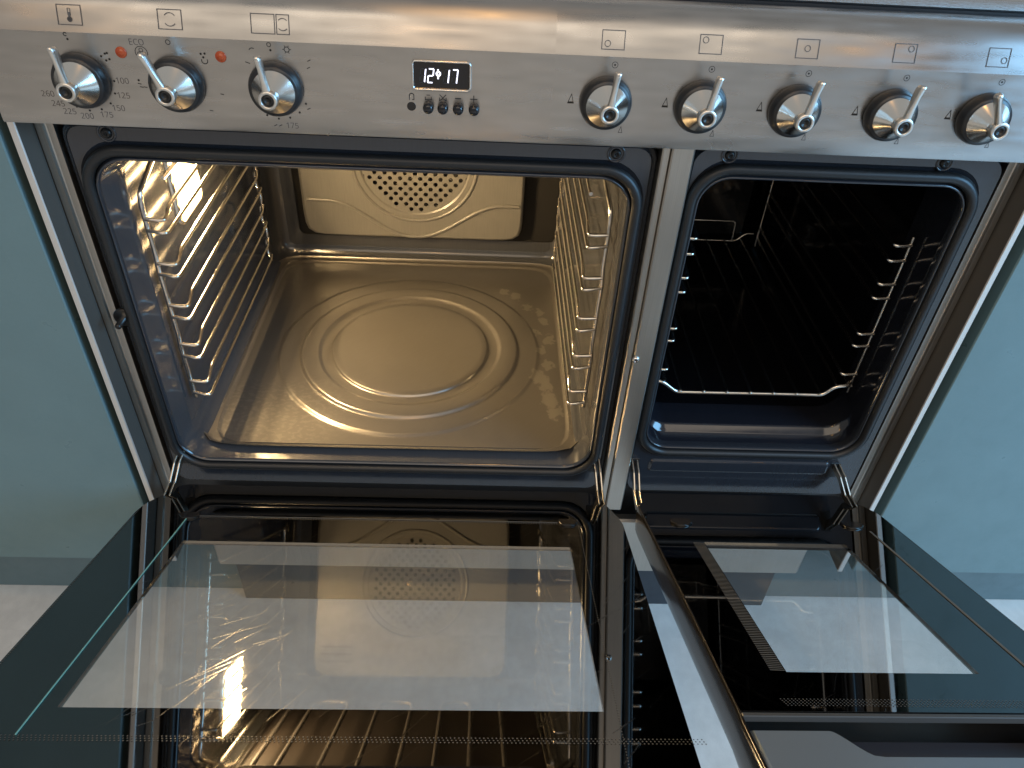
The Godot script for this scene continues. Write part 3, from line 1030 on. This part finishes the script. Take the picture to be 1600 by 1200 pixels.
	st = begin()
	var legs := [-0.340, -0.308, -0.252, -0.202, -0.148, -0.100, -0.052, -0.004]
	var el := []
	for i in legs.size():
		var z0 := -0.085
		var z1 := -0.36
		if i % 2 == 0:
			el.append(Vector3(legs[i], 0.690, z1))
			el.append(Vector3(legs[i], 0.690, z0))
		else:
			el.append(Vector3(legs[i], 0.690, z0))
			el.append(Vector3(legs[i], 0.690, z1))
	tube(st, el, 0.0034, 8, 0.02)
	obj("grill_element", st, M.element, box_)
	st = begin()
	tube(st, [Vector3(-0.352, 0.7085, -0.094), Vector3(-0.352, 0.6835, -0.094), Vector3(0.036, 0.6835, -0.094), Vector3(0.036, 0.7085, -0.094)], 0.0022, 8, 0.008)
	obj("grill_guard", st, M.element, box_)
	# lamp on the left wall
	st = begin()
	var fr := Transform3D(Basis(Vector3(0, 0, -1), Vector3(0, 1, 0), Vector3(1, 0, 0)), Vector3(-0.3985, 0.628, -0.195))
	var lq := [-0.038, 0.038, -0.049, 0.049, 0.010]
	var a0 := []
	for r in [grown(lq, 0.004, 0.0), grown(lq, 0.003, 0.003), grown(lq, 0.0, 0.004), grown(lq, -0.001, 0.0025)]:
		var rr := []
		for v in r:
			rr.append(fr * v)
		a0.append(rr)
	skin(st, a0, true, false, 1)
	obj("lamp_frame", st, M.chrome, box_)
	st = begin()
	var lr := grown(lq, -0.0008, 0.0028)
	for k in range(1, lr.size() - 1):
		tri(st, fr * lr[0], fr * lr[k + 1], fr * lr[k])
	obj("oven_lamp", st, M.lamp_glass, box_)
	var lamp := AreaLight3D.new()
	lamp.name = "oven_lamp_light"
	lamp.area_size = Vector2(0.072, 0.094)
	lamp.area_normalize_energy = false
	lamp.light_color = Color(1.0, 0.85, 0.62)
	lamp.light_energy = 92.0
	lamp.shadow_enabled = true
	lamp.area_range = 4.0
	add_child(lamp)
	lamp.position = Vector3(-0.3940, 0.628, -0.195)
	lamp.rotation.y = -PI / 2


# plate with round holes: brick-laid cells, each with its hole cut out
func perforated(c: Vector2, radius: float, z: float, parent: Node) -> void:
	var st := begin()
	var pw := 0.0158
	var ph := 0.0086
	var r := 0.0035
	var row := -11
	while row <= 11:
		var y := row * ph
		for col in range(-6, 7):
			var x := (col + (0.5 if posmod(row, 2) else 0.0)) * pw
			if Vector2(x, y).length() > radius + 0.004:
				continue
			var solid := Vector2(x, y).length() > radius - 0.0055
			var o := Vector3(c.x + x, c.y + y, z)
			var edge := []
			var ring := []
			var deep := []
			for k in 16:
				var a := TAU * (k + 0.5) / 16.0
				var d := Vector2(cos(a), sin(a))
				var s := minf(pw / 2.0 / maxf(absf(d.x), 1e-6), ph / 2.0 / maxf(absf(d.y), 1e-6))
				edge.append(o + v3(d * s, 0))
				ring.append(o + v3(d * r, 0))
				deep.append(o + v3(d * r, -0.0012))
			# cell corners
			var corner := [Vector3(pw / 2, ph / 2, 0), Vector3(-pw / 2, ph / 2, 0), Vector3(-pw / 2, -ph / 2, 0), Vector3(pw / 2, -ph / 2, 0)]
			if solid:
				quad(st, o + corner[0], o + corner[3], o + corner[2], o + corner[1])
				continue
			for k in 16:
				var j := (k + 1) % 16
				quad(st, ring[k], ring[j], edge[j], edge[k])
				quad(st, deep[k], deep[j], ring[j], ring[k])
				var ea: Vector3 = edge[k] - o
				var eb: Vector3 = edge[j] - o
				if absf(absf(ea.x) - pw / 2) < 1e-5 != (absf(absf(eb.x) - pw / 2) < 1e-5):
					var cc := Vector3(signf(ea.x + eb.x) * pw / 2, signf(ea.y + eb.y) * ph / 2, 0)
					tri(st, edge[k], edge[j], o + cc)
		row += 1
	obj("perforated_disc", st, M.enamel_back, parent)


func side_oven(cooker: Node3D) -> void:
	var open := [0.1462, 0.4045, 0.3760, 0.7228, 0.030]
	var cav := [0.1500, 0.4010, 0.3920, 0.7180, 0.028]
	var outer := [0.1338, 0.4283, 0.296, 0.7510, 0.020]
	var st := begin()
	skin(st, [grown(outer, 0.0, -0.034), grown(outer, -0.001, -0.0285), grown(outer, -0.0018, -0.0255), grown(outer, -0.0030, -0.0225), grown(outer, -0.0036, -0.0212)], true, false, 1)
	var rim := rrect(0.1372, 0.4150, 0.3640, 0.7385, 0.038, -0.0212)
	skin(st, [grown(outer, -0.0036, -0.0212), rim], true, false, 2)
	skin(st, [rim, rrect(0.1380, 0.4140, 0.3652, 0.7372, 0.037, -0.0222), rrect(0.1420, 0.4090, 0.3710, 0.7310, 0.035, -0.0240), grown(open, 0.0012, -0.0235),
		grown(open, 0.0, -0.0190), grown(open, -0.0010, -0.0180), grown(open, -0.0022, -0.0184), grown(open, -0.0030, -0.0225),
		rrect(0.1482, 0.4028, 0.3780, 0.7205, 0.029, -0.030)], true, false, 3)
	var front := obj("side_oven_front", st, M.enamel_front, cooker)
	st = begin()
	skin(st, [rrect(0.1482, 0.4028, 0.3780, 0.7205, 0.029, -0.030), rrect(0.1490, 0.4020, 0.3815, 0.7195, 0.029, -0.040), rrect(0.1493, 0.4017, 0.3835, 0.7192, 0.029, -0.0425), rrect(0.1496, 0.4014, 0.3900, 0.7186, 0.028, -0.046), rrect(0.1498, 0.4012, 0.3920, 0.7182, 0.028, -0.050), grown(cav, 0.0, -0.085)], true, false, 3)
	obj("rim_step", st, M.enamel_throat, front)
	st = begin()
	tube(st, rrect(0.1413, 0.4098, 0.3702, 0.7300, 0.035, -0.0185, 10), 0.0052, 10, 0.0, true)
	obj("door_seal", st, M.gasket, front)
	for p in [Vector3(0.1685, 0.7420, -0.0212), Vector3(0.3675, 0.7425, -0.0212)]:
		screw_at("screw", p, 0.0046, M.screw_black, front, M.enamel_front)
	st = begin()       # pressed rib under the opening
	var rib := [0.1590, 0.3850, 0.3345, 0.3560, 0.006]
	skin(st, [grown(rib, 0.0, -0.0211), grown(rib, -0.0012, -0.0203), grown(rib, -0.0026, -0.0192), grown(rib, -0.0040, -0.0190)], true, false, 1)
	var rr := grown(rib, -0.0040, -0.0190)
	for k in range(1, rr.size() - 1):
		tri(st, rr[0], rr[k], rr[k + 1], 2)
	obj("pressed_rib", st, M.enamel_front, front)
	st = begin()
	skin(st, [grown(cav, 0.0, -0.085), grown(cav, 0.0, -0.30), grown(cav, 0.0, -0.47), grown(cav, -0.004, -0.492), grown(cav, -0.020, -0.505)], true, false, 1)
	var back := grown(cav, -0.020, -0.505)
	for k in range(1, back.size() - 1):
		tri(st, back[0], back[k], back[k + 1], 2)
	var box_ := obj("side_oven_cavity", st, M.enamel_black, cooker)
	st = begin()
	tube(st, [Vector3(0.272, 0.600, -0.470), Vector3(0.262, 0.470, -0.470), Vector3(0.262, 0.470, -0.500)], 0.0016, 6, 0.005)
	obj("heat_probe", st, M.wire, box_)


# ---------------------------------------------------------------- doors

# local x as in the scene, local y along the door from its hinge, local z out of the inner face
func door_frame(tilt: float) -> Transform3D:
	var a := deg_to_rad(tilt)
	return Transform3D(Basis(Vector3(1, 0, 0), Vector3(0, sin(a), cos(a)), Vector3(0, cos(a), -sin(a))), HINGE)


func hinges(cooker: Node3D) -> void:
	for h in [[-0.4045, -0.4150, TILT_MAIN], [0.0925, 0.0990, TILT_MAIN], [0.1405, 0.1440, TILT_SIDE], [0.3925, 0.4090, TILT_SIDE]]:
		var st := begin()
		var d := door_frame(h[2])
		var foot: Vector3 = d * Vector3(h[1], 0.040, -0.006)
		var top := Vector3(h[0], 0.352, -0.028)
		for s in [-1.0, 1.0]:
			var q := [top + Vector3(s * 0.0032, 0, 0), Vector3(lerpf(h[0], h[1], 0.35) + s * 0.0030, 0.343, -0.0085), Vector3(lerpf(h[0], h[1], 0.75) + s * 0.0030, 0.326, 0.006), foot + Vector3(s * 0.0030, 0, 0)]
			for i in 3:
				var a: Vector3 = q[i]
				var b: Vector3 = q[i + 1]
				var along := (b - a).normalized()
				var side := Vector3(1, 0, 0)
				var up := side.cross(along).normalized()
				var t := Transform3D(Basis(side, along, up), a)
				box(st, Vector3(-0.0009, -0.001, -0.0045), Vector3(0.0009, (b - a).length() + 0.001, 0.0045), 0.0003, t)
		var o := obj("hinge_arm", st, M.hinge_steel, cooker)
		st = begin()
		box(st, Vector3(h[0] - 0.0065, 0.330, -0.0225), Vector3(h[0] + 0.0065, 0.3555, -0.0208), 0.0006)
		obj("slot_plate", st, M.screw_black, o)


# sheet of an outline with a rectangular window cut out, as top, bottom and sides
func windowed(st: SurfaceTool, left: Array, right: Array, w_end: float, win: Array, z0: float, z1: float, t: Transform3D) -> void:
	# left and right: outline points from the hinge end outwards
	var pieces := []
	var top := PackedVector2Array()
	var bottom := PackedVector2Array()
	var cutl := _x_at(left, win[2])
	var cutr := _x_at(right, win[2])
	for p in left:
		if p.y < win[2] - 0.0005:
			top.append(p)
	top.append(Vector2(cutl, win[2]))
	top.append(Vector2(win[0], win[2]))
	top.append(Vector2(win[1], win[2]))
	top.append(Vector2(cutr, win[2]))
	var rev := right.duplicate()
	rev.reverse()
	for p in rev:
		if p.y < win[2] - 0.0005:
			top.append(p)
	pieces.append(top)
	var lx2 := _x_at(left, win[3])
	var rx2 := _x_at(right, win[3])
	pieces.append(PackedVector2Array([Vector2(cutl, win[2]), Vector2(lx2, win[3]), Vector2(win[0], win[3]), Vector2(win[0], win[2])]))
	pieces.append(PackedVector2Array([Vector2(win[1], win[2]), Vector2(win[1], win[3]), Vector2(rx2, win[3]), Vector2(cutr, win[2])]))
	bottom = PackedVector2Array([Vector2(lx2, win[3]), Vector2(_x_at(left, w_end), w_end), Vector2(_x_at(right, w_end), w_end), Vector2(rx2, win[3]), Vector2(win[1], win[3]), Vector2(win[0], win[3])])
	pieces.append(bottom)
	for poly in pieces:
		var idx := Geometry2D.triangulate_polygon(poly)
		for k in range(0, idx.size(), 3):
			var a: Vector2 = poly[idx[k]]
			var b: Vector2 = poly[idx[k + 1]]
			var c: Vector2 = poly[idx[k + 2]]
			if (b - a).cross(c - a) > 0:
				var s := b
				b = c
				c = s
			tri(st, t * v3(a, z1), t * v3(b, z1), t * v3(c, z1), -1, a * 2.0, b * 2.0, c * 2.0)
			tri(st, t * v3(a, z0), t * v3(c, z0), t * v3(b, z0), -1, a * 2.0, c * 2.0, b * 2.0)
	var edge := []
	for p in left:
		if p.y < w_end:
			edge.append(p)
	edge.append(Vector2(_x_at(left, w_end), w_end))
	edge.append(Vector2(_x_at(right, w_end), w_end))
	for p in rev:
		if p.y < w_end:
			edge.append(p)
	var hole := [Vector2(win[0], win[2]), Vector2(win[1], win[2]), Vector2(win[1], win[3]), Vector2(win[0], win[3])]
	for loop in [edge, hole]:
		for k in loop.size():
			var a: Vector2 = loop[k]
			var b: Vector2 = loop[(k + 1) % loop.size()]
			quad(st, t * v3(a, z0), t * v3(a, z1), t * v3(b, z1), t * v3(b, z0), -1)


func _x_at(line: Array, w: float) -> float:
	for i in line.size() - 1:
		if w >= line[i].y and w <= line[i + 1].y:
			return lerpf(line[i].x, line[i + 1].x, (w - line[i].y) / maxf(line[i + 1].y - line[i].y, 1e-6))
	return line[-1].x


func main_door(cooker: Node3D) -> void:
	var t := door_frame(TILT_MAIN)
	var left := [Vector2(-0.4000, 0.0085), Vector2(-0.4085, 0.0125), Vector2(-0.4130, 0.0220), Vector2(-0.4165, 0.0330), Vector2(-0.4215, 0.0440), Vector2(-0.4275, 0.0550), Vector2(-0.4312, 0.0680), Vector2(-0.4325, 0.0820), Vector2(-0.4250, 0.5)]
	var right := [Vector2(0.0880, 0.0085), Vector2(0.0950, 0.0140), Vector2(0.0985, 0.0250), Vector2(0.1020, 0.0400), Vector2(0.1075, 0.0560), Vector2(0.1130, 0.0740), Vector2(0.1155, 0.0900), Vector2(0.1085, 0.5)]
	var win := [-0.3572, 0.0494, 0.1425, 0.3870]
	var st := begin()
	windowed(st, left, right, 0.470, win, -0.0045, 0.0, t)
	var door := obj("oven_door", st, M.black_glass, cooker)
	door.set_meta("label", "wide main oven door let down under the lit oven")
	st = begin()
	var g := func(x: float, w: float) -> Vector3: return t * Vector3(x, w, -0.0015)
	quad(st, g.call(win[0], win[2]), g.call(win[0], win[3]), g.call(win[1], win[3]), g.call(win[1], win[2]), -1, Vector2(win[0], win[2]) * 2.0, Vector2(win[0], win[3]) * 2.0, Vector2(win[1], win[3]) * 2.0, Vector2(win[1], win[2]) * 2.0)
	obj("window_pane", st, M.window_glass, door)
	# outer skin of the door, below, and its side walls
	st = begin()
	windowed(st, left, right, 0.475, [-0.3800, 0.0700, 0.085, 0.395], -0.036, -0.032, t)
	obj("outer_panel", st, M.door_back, door)
	st = begin()
	quad(st, t * Vector3(-0.3800, 0.085, -0.0345), t * Vector3(-0.3800, 0.395, -0.0345), t * Vector3(0.0700, 0.395, -0.0345), t * Vector3(0.0700, 0.085, -0.0345))
	obj("outer_pane", st, M.hazy_glass, door)
	st = begin()
	for i in left.size() - 1:
		quad(st, t * v3(left[i], -0.032), t * v3(left[i], -0.0045), t * v3(left[i + 1].min(Vector2(9, 0.47)), -0.0045), t * v3(left[i + 1].min(Vector2(9, 0.47)), -0.032), 1)
	obj("side_rail", st, M.door_rail, door)
	st = begin()
	for i in right.size() - 1:
		quad(st, t * v3(right[i], -0.032), t * v3(right[i + 1].min(Vector2(9, 0.47)), -0.032), t * v3(right[i + 1].min(Vector2(9, 0.47)), -0.0045), t * v3(right[i], -0.0045), 1)
	obj("side_rail", st, M.door_rail, door)
	# edge of the inner glass: bright on the left
	st = begin()
	box(st, Vector3(-0.3716, 0.0890, 0.0002), Vector3(-0.3705, 0.4150, 0.0012), 0.0002, t)
	obj("glass_edge", st, M.glass_edge, door)
	st = begin()
	box(st, Vector3(-0.3702, 0.0886, 0.0002), Vector3(0.0600, 0.0894, 0.0010), 0.0002, t)
	obj("top_glass_edge", st, M.rail_edge, door)
	# dotted print along the rim of the glass
	st = begin()
	for k in 150:
		var w := 0.072 + k * 0.0027
		dot(st, Vector2(-0.4309 + (w - 0.08) * 0.0179, w), 0.0009, t, 0.00025)
	for k in 130:
		dot(st, Vector2(lerpf(0.0640, 0.0590, k / 130.0), 0.080 + k * 0.0028), 0.0006, t, 0.00025)
	for k in 180:
		for r in 3:
			dot(st, Vector2(-0.420 + k * 0.0030 + r * 0.0010, 0.4150 + r * 0.0022), 0.0007, t, 0.00025)
	for k in 150:
		for r in 2:
			dot(st, Vector2(-0.375 + k * 0.0029, 0.0905 + r * 0.0016), 0.0006, t, 0.00025)
	obj("dotted_print", st, M.frit_dot, door).set_meta("kind", "stuff")
	# bumper pads at the hinge end, handle beyond the frame
	for x in [-0.3700, 0.0520]:
		st = begin()
		prism(st, PackedVector2Array([Vector2(x - 0.010, 0.082), Vector2(x - 0.011, 0.090), Vector2(x - 0.006, 0.096), Vector2(x + 0.006, 0.096), Vector2(x + 0.011, 0.090), Vector2(x + 0.010, 0.082)]), 0.0002, 0.0022, t, 0.0006)
		obj("clamp_pad", st, M.door_rail, door)
	st = begin()
	for x in [-0.40, 0.08]:
		box(st, Vector3(x - 0.012, 0.4400, -0.075), Vector3(x + 0.012, 0.4600, -0.0365), 0.003, t)
	tube(st, [t * Vector3(-0.43, 0.45, -0.078), t * Vector3(0.11, 0.45, -0.078)], 0.011, 16)
	obj("handle", st, M.chrome, door)


func dot(st: SurfaceTool, p: Vector2, r: float, t: Transform3D, h: float) -> void:
	quad(st, t * v3(p + Vector2(-r, 0), h), t * v3(p + Vector2(0, r), h), t * v3(p + Vector2(r, 0), h), t * v3(p + Vector2(0, -r), h))


func side_door(cooker: Node3D) -> void:
	var t := door_frame(TILT_SIDE)
	var left := [Vector2(0.1560, 0.0035), Vector2(0.1515, 0.0075), Vector2(0.1500, 0.0140), Vector2(0.1510, 0.0210), Vector2(0.1500, 0.0270), Vector2(0.1465, 0.0330), Vector2(0.1425, 0.0400), Vector2(0.1410, 0.0500), Vector2(0.1405, 0.5)]
	var right := [Vector2(0.3990, 0.0035), Vector2(0.4055, 0.0085), Vector2(0.4090, 0.0200), Vector2(0.4150, 0.0310), Vector2(0.4210, 0.0410), Vector2(0.4255, 0.0540), Vector2(0.4275, 0.0700), Vector2(0.4280, 0.5)]
	var win := [0.1925, 0.3468, 0.1445, 0.3730]
	var st := begin()
	windowed(st, left, right, 0.4195, win, -0.0045, 0.0, t)
	var door := obj("side_oven_door", st, M.black_glass, cooker)
	door.set_meta("label", "narrow right-hand oven door let down under the dark oven")
	st = begin()
	var g := func(x: float, w: float) -> Vector3: return t * Vector3(x, w, -0.0015)
	quad(st, g.call(win[0], win[2]), g.call(win[0], win[3]), g.call(win[1], win[3]), g.call(win[1], win[2]), -1, Vector2(win[0], win[2]) * 2.0, Vector2(win[0], win[3]) * 2.0, Vector2(win[1], win[3]) * 2.0, Vector2(win[1], win[2]) * 2.0)
	obj("window_pane", st, M.window_glass, door)
	st = begin()
	windowed(st, left, right, 0.4600, [0.165, 0.392, 0.085, 0.376], -0.036, -0.032, t)
	obj("outer_panel", st, M.door_back, door)
	st = begin()
	quad(st, t * Vector3(0.165, 0.085, -0.0345), t * Vector3(0.165, 0.376, -0.0345), t * Vector3(0.392, 0.376, -0.0345), t * Vector3(0.392, 0.085, -0.0345))
	obj("outer_pane", st, M.hazy_glass, door)
	# rounded rail down the left side, curling round the front corner
	st = begin()
	var rings := []
	var prof := [Vector2(0.0012, 0.0006), Vector2(-0.0004, 0.0010), Vector2(-0.0012, -0.0004), Vector2(-0.0018, -0.0040), Vector2(-0.0020, -0.0120), Vector2(-0.0020, -0.0230), Vector2(-0.0016, -0.0310), Vector2(-0.0006, -0.0348), Vector2(0.0030, -0.0360)]
	for s in [[0.1490, 0.0300], [0.1428, 0.0385], [0.1410, 0.0480], [0.1405, 0.0600], [0.1405, 0.2], [0.1405, 0.4150], [0.1405, 0.4300], [0.1407, 0.4700], [0.1420, 0.4850], [0.1455, 0.4960], [0.1500, 0.5000]]:
		var ring := []
		for p in prof:
			var lift := -0.004 * smoothstep(0.40, 0.44, s[1])
			ring.append(t * Vector3(s[0] + p.x, s[1], p.y + lift))
		rings.append(ring)
	skin(st, rings, false, false, 1)
	obj("side_rail", st, M.door_rail, door)
	st = begin()
	for i in right.size() - 1:
		quad(st, t * v3(right[i], -0.032), t * v3(right[i + 1].min(Vector2(9, 0.42)), -0.032), t * v3(right[i + 1].min(Vector2(9, 0.42)), -0.0045), t * v3(right[i], -0.0045), 1)
	obj("side_rail", st, M.door_rail, door)
	st = begin()
	box(st, Vector3(0.1412, 0.4197, -0.0060), Vector3(0.4280, 0.4240, -0.0008), 0.0006, t)
	obj("front_edge", st, M.rail_edge, door)
	# handle: one bar with a broad root at each end
	var poly := PackedVector2Array([Vector2(0.1428, 0.4325), Vector2(0.1995, 0.4325)])
	for k in 7:
		var u := (k + 1) / 8.0
		poly.append(Vector2(0.1995 + 0.0240 * u, 0.4325 + 0.0252 * smoothstep(0.0, 1.0, u)))
	poly.append_array(PackedVector2Array([Vector2(0.2260, 0.4577), Vector2(0.3440, 0.4577)]))
	for k in 7:
		var u := (k + 1) / 8.0
		poly.append(Vector2(0.3440 + 0.0240 * u, 0.4577 - 0.0252 * smoothstep(0.0, 1.0, u)))
	poly.append_array(PackedVector2Array([Vector2(0.3700, 0.4325), Vector2(0.4270, 0.4325), Vector2(0.4270, 0.4745), Vector2(0.1428, 0.4745)]))
	st = begin()
	prism(st, poly, -0.032, -0.004, t, 0.0026)
	obj("handle", st, M.handle, door)
	st = begin()
	box(st, Vector3(0.1980, 0.4290, -0.0315), Vector3(0.3720, 0.4575, -0.0170), 0.001, t)
	obj("handle_recess", st, M.handle_dark, door)
	st = begin()
	box(st, Vector3(0.1428, 0.4746, -0.034), Vector3(0.4270, 0.5000, -0.0062), 0.0030, t)
	obj("handle_front", st, M.handle, door)
	# printed bars at the left of the window, dots along the rim
	st = begin()
	for k in 88:
		var w := 0.1465 + k * 0.00257
		var a := t * Vector3(0.1790 + 0.0012, w, 0.0002)
		quad(st, a, t * Vector3(0.1918, w + 0.0004, 0.0002), t * Vector3(0.1918, w + 0.0014, 0.0002), t * Vector3(0.1802, w + 0.0010, 0.0002))
	for k in 88:
		for r in 5:
			dot(st, Vector2(0.175 + k * 0.0028 + r * 0.0007, 0.4060 + r * 0.0018), 0.0006, t, 0.0002)
	for k in 120:
		dot(st, Vector2(0.4266, 0.075 + k * 0.0028), 0.0007, t, 0.0002)
	obj("dotted_print", st, M.frit_dot, door).set_meta("kind", "stuff")
	for x in [0.1800, 0.3780]:
		st = begin()
		prism(st, PackedVector2Array([Vector2(x - 0.011, 0.088), Vector2(x - 0.012, 0.098), Vector2(x - 0.006, 0.105), Vector2(x + 0.006, 0.105), Vector2(x + 0.012, 0.098), Vector2(x + 0.011, 0.088)]), 0.0002, 0.0024, t, 0.0006)
		obj("clamp_pad", st, M.door_rail, door)
	st = begin()
	box(st, Vector3(0.3900, 0.1100, 0.0002), Vector3(0.3926, 0.3700, 0.0008), 0.0003, t)
	obj("glass_edge", st, M.frit_dot, door)


func plinth_drawer(cooker: Node3D) -> void:
	var st := begin()
	box(st, Vector3(-0.395, 0.1560, -0.016), Vector3(0.395, 0.262, -0.002), 0.003)
	obj("storage_drawer", st, M.trim_steel, cooker)
	st = begin()
	box(st, Vector3(-0.446, 0.2, -0.56), Vector3(0.446, 0.292, -0.0365))
	obj("bottom_box", st, M.door_back, cooker)
	for x in [-0.36, 0.36]:
		st = begin()
		lathe(st, [Vector2(0.018, 0.0), Vector2(0.018, 0.15), Vector2(0.010, 0.20)], Transform3D(Basis(Vector3(1, 0, 0), -PI / 2), Vector3(x, 0.001, -0.13)), 20)
		obj("foot", st, M.door_back, cooker)
	var p := thing("plinth_board", "dark blue kick board on the floor under the cooker", "plinth")
	st = begin()
	box(st, Vector3(-0.4000, 0.001, -0.075), Vector3(0.4000, 0.150, -0.058), 0.001)
	obj("board", st, M.kick_paint, p)


# ---------------------------------------------------------------- loose wire parts

func shelf_ladders() -> void:
	var g := "wire shelf supports hanging in the ovens"
	var levels := [[0.637, 0.624], [0.586, 0.573], [0.534, 0.519], [0.482, 0.4655], [0.4286, 0.411]]
	for s in [-1.0, 1.0]:
		var mid := -0.1575
		var o := thing("shelf_support", "chrome wire shelf support on the lamp wall, left in the lit oven" if s < 0 else "chrome wire shelf support on the right wall of the lit oven", "shelf support", Vector3.ZERO, g)
		var X := func(x: float) -> float: return mid + s * x
		var st := begin()
		var xp: float = X.call(0.2335)
		var pts := [Vector3(X.call(0.224), 0.700, -0.130), Vector3(X.call(0.2335), 0.662, -0.064)]
		for i in levels.size():
			pts.append(Vector3(xp - s * (0.0007 if i % 2 else 0.0), levels[i][0] + 0.012, -0.0615))
			pts.append(Vector3(xp + s * (0.0007 if i % 2 else 0.0), levels[i][0] - 0.006, -0.0615))
		pts.append(Vector3(xp, 0.402, -0.0625))
		tube(st, pts, 0.0026, 8, 0.006)
		obj("front_post", st, M.wire, o)
		for lv in levels:
			for k in 2:
				st = begin()
				var y: float = lv[k]
				var xi: float = X.call(0.2135)
				if k == 0:
					tube(st, [Vector3(xp, y, -0.0600), Vector3(xi, y - 0.001, -0.0590), Vector3(xi, y + 0.001, -0.0680), Vector3(xi, y + 0.0075, -0.0800), Vector3(xi, y + 0.0075, -0.3700), Vector3(xi, y + 0.016, -0.3780)], 0.0021, 8, 0.006)
				else:
					tube(st, [Vector3(xp, y, -0.0600), Vector3(xi, y - 0.001, -0.0560), Vector3(xi, y - 0.001, -0.3720), Vector3(xi, y + 0.004, -0.3800)], 0.0021, 8, 0.006)
				obj("runner", st, M.wire, o)
		st = begin()
		var bp := [Vector3(X.call(0.2135), 0.700, -0.378)]
		for lv in levels:
			bp.append(Vector3(X.call(0.2135), lv[0] + 0.020, -0.374))
			bp.append(Vector3(X.call(0.2200), lv[0] + 0.012, -0.384))
			bp.append(Vector3(X.call(0.2200), lv[1] + 0.004, -0.384))
			bp.append(Vector3(X.call(0.2135), lv[1] - 0.004, -0.376))
		tube(st, bp, 0.0022, 8, 0.006)
		obj("back_post", st, M.wire, o)
		st = begin()
		tube(st, [Vector3(X.call(0.224), 0.700, -0.130), Vector3(X.call(0.2135), 0.701, -0.140), Vector3(X.call(0.2135), 0.701, -0.375)], 0.0024, 8, 0.006)
		tube(st, [Vector3(X.call(0.2135), 0.672, -0.080), Vector3(X.call(0.2135), 0.672, -0.375)], 0.0021, 8)
		obj("top_runner", st, M.wire, o)
	levels = [[0.637, 0.619], [0.590, 0.572], [0.524, 0.507], [0.4655, 0.4475]]
	for s in [-1.0, 1.0]:
		var o := thing("shelf_support", "chrome wire shelf support on the left wall of the dark narrow oven" if s < 0 else "chrome wire shelf support on the right wall of the dark narrow oven", "shelf support", Vector3.ZERO, g)
		var xw := 0.1505 if s < 0 else 0.3945
		var xi := 0.1680 if s < 0 else 0.3760
		var st := begin()
		tube(st, [Vector3(xw, 0.646, -0.0625), Vector3(xw, 0.436, -0.0625)], 0.0019, 8)
		obj("front_post", st, M.wire, o)
		for lv in levels:
			for k in 2:
				st = begin()
				var y: float = lv[k]
				tube(st, [Vector3(xw, y, -0.0600), Vector3(xi, y, -0.0585), Vector3(xi, y + 0.002, -0.0700), Vector3(xi, y + 0.002, -0.4200)], 0.0020, 8, 0.004)
				obj("runner", st, M.wire, o)
		st = begin()
		tube(st, [Vector3(xi, 0.646, -0.4200), Vector3(xi, 0.436, -0.4200)], 0.0019, 8)
		obj("back_post", st, M.wire, o)


func wire_shelf() -> void:
	var o := thing("wire_shelf", "chrome wire shelf slid into the lowest level of the dark narrow oven", "oven shelf")
	var st := begin()
	tube(st, [Vector3(0.1525, 0.4545, -0.058), Vector3(0.1545, 0.4550, -0.051), Vector3(0.1640, 0.4535, -0.050), Vector3(0.1810, 0.4395, -0.050), Vector3(0.3575, 0.4405, -0.050), Vector3(0.3690, 0.4540, -0.050), Vector3(0.3860, 0.4550, -0.051), Vector3(0.3890, 0.4550, -0.058)], 0.0024, 10, 0.006)
	obj("front_bar", st, M.wire, o)
	for i in 7:
		st = begin()
		var x := 0.1855 + i * 0.0279
		tube(st, [Vector3(x, 0.4425, -0.0462), Vector3(x, 0.4442, -0.0480), Vector3(x, 0.4440, -0.0560), Vector3(x, 0.4434, -0.4250)], 0.0016, 8, 0.002)
		obj("wire", st, M.wire, o)
	st = begin()
	tube(st, [Vector3(0.160, 0.4400, -0.427), Vector3(0.345, 0.4400, -0.427), Vector3(0.360, 0.4520, -0.430), Vector3(0.372, 0.4520, -0.430)], 0.0018, 8, 0.006)
	obj("back_bar", st, M.wire, o)
	st = begin()
	tube(st, [Vector3(0.170, 0.4400, -0.4285), Vector3(0.170, 0.4720, -0.4310), Vector3(0.340, 0.4720, -0.4310), Vector3(0.340, 0.4400, -0.4285)], 0.0015, 8, 0.006)
	obj("back_guard", st, M.wire, o)
	for x in [0.1545, 0.3865]:
		st = begin()
		tube(st, [Vector3(x, 0.4550, -0.0560), Vector3(x, 0.4550, -0.4280)], 0.0018, 8)
		obj("side_bar", st, M.wire, o)
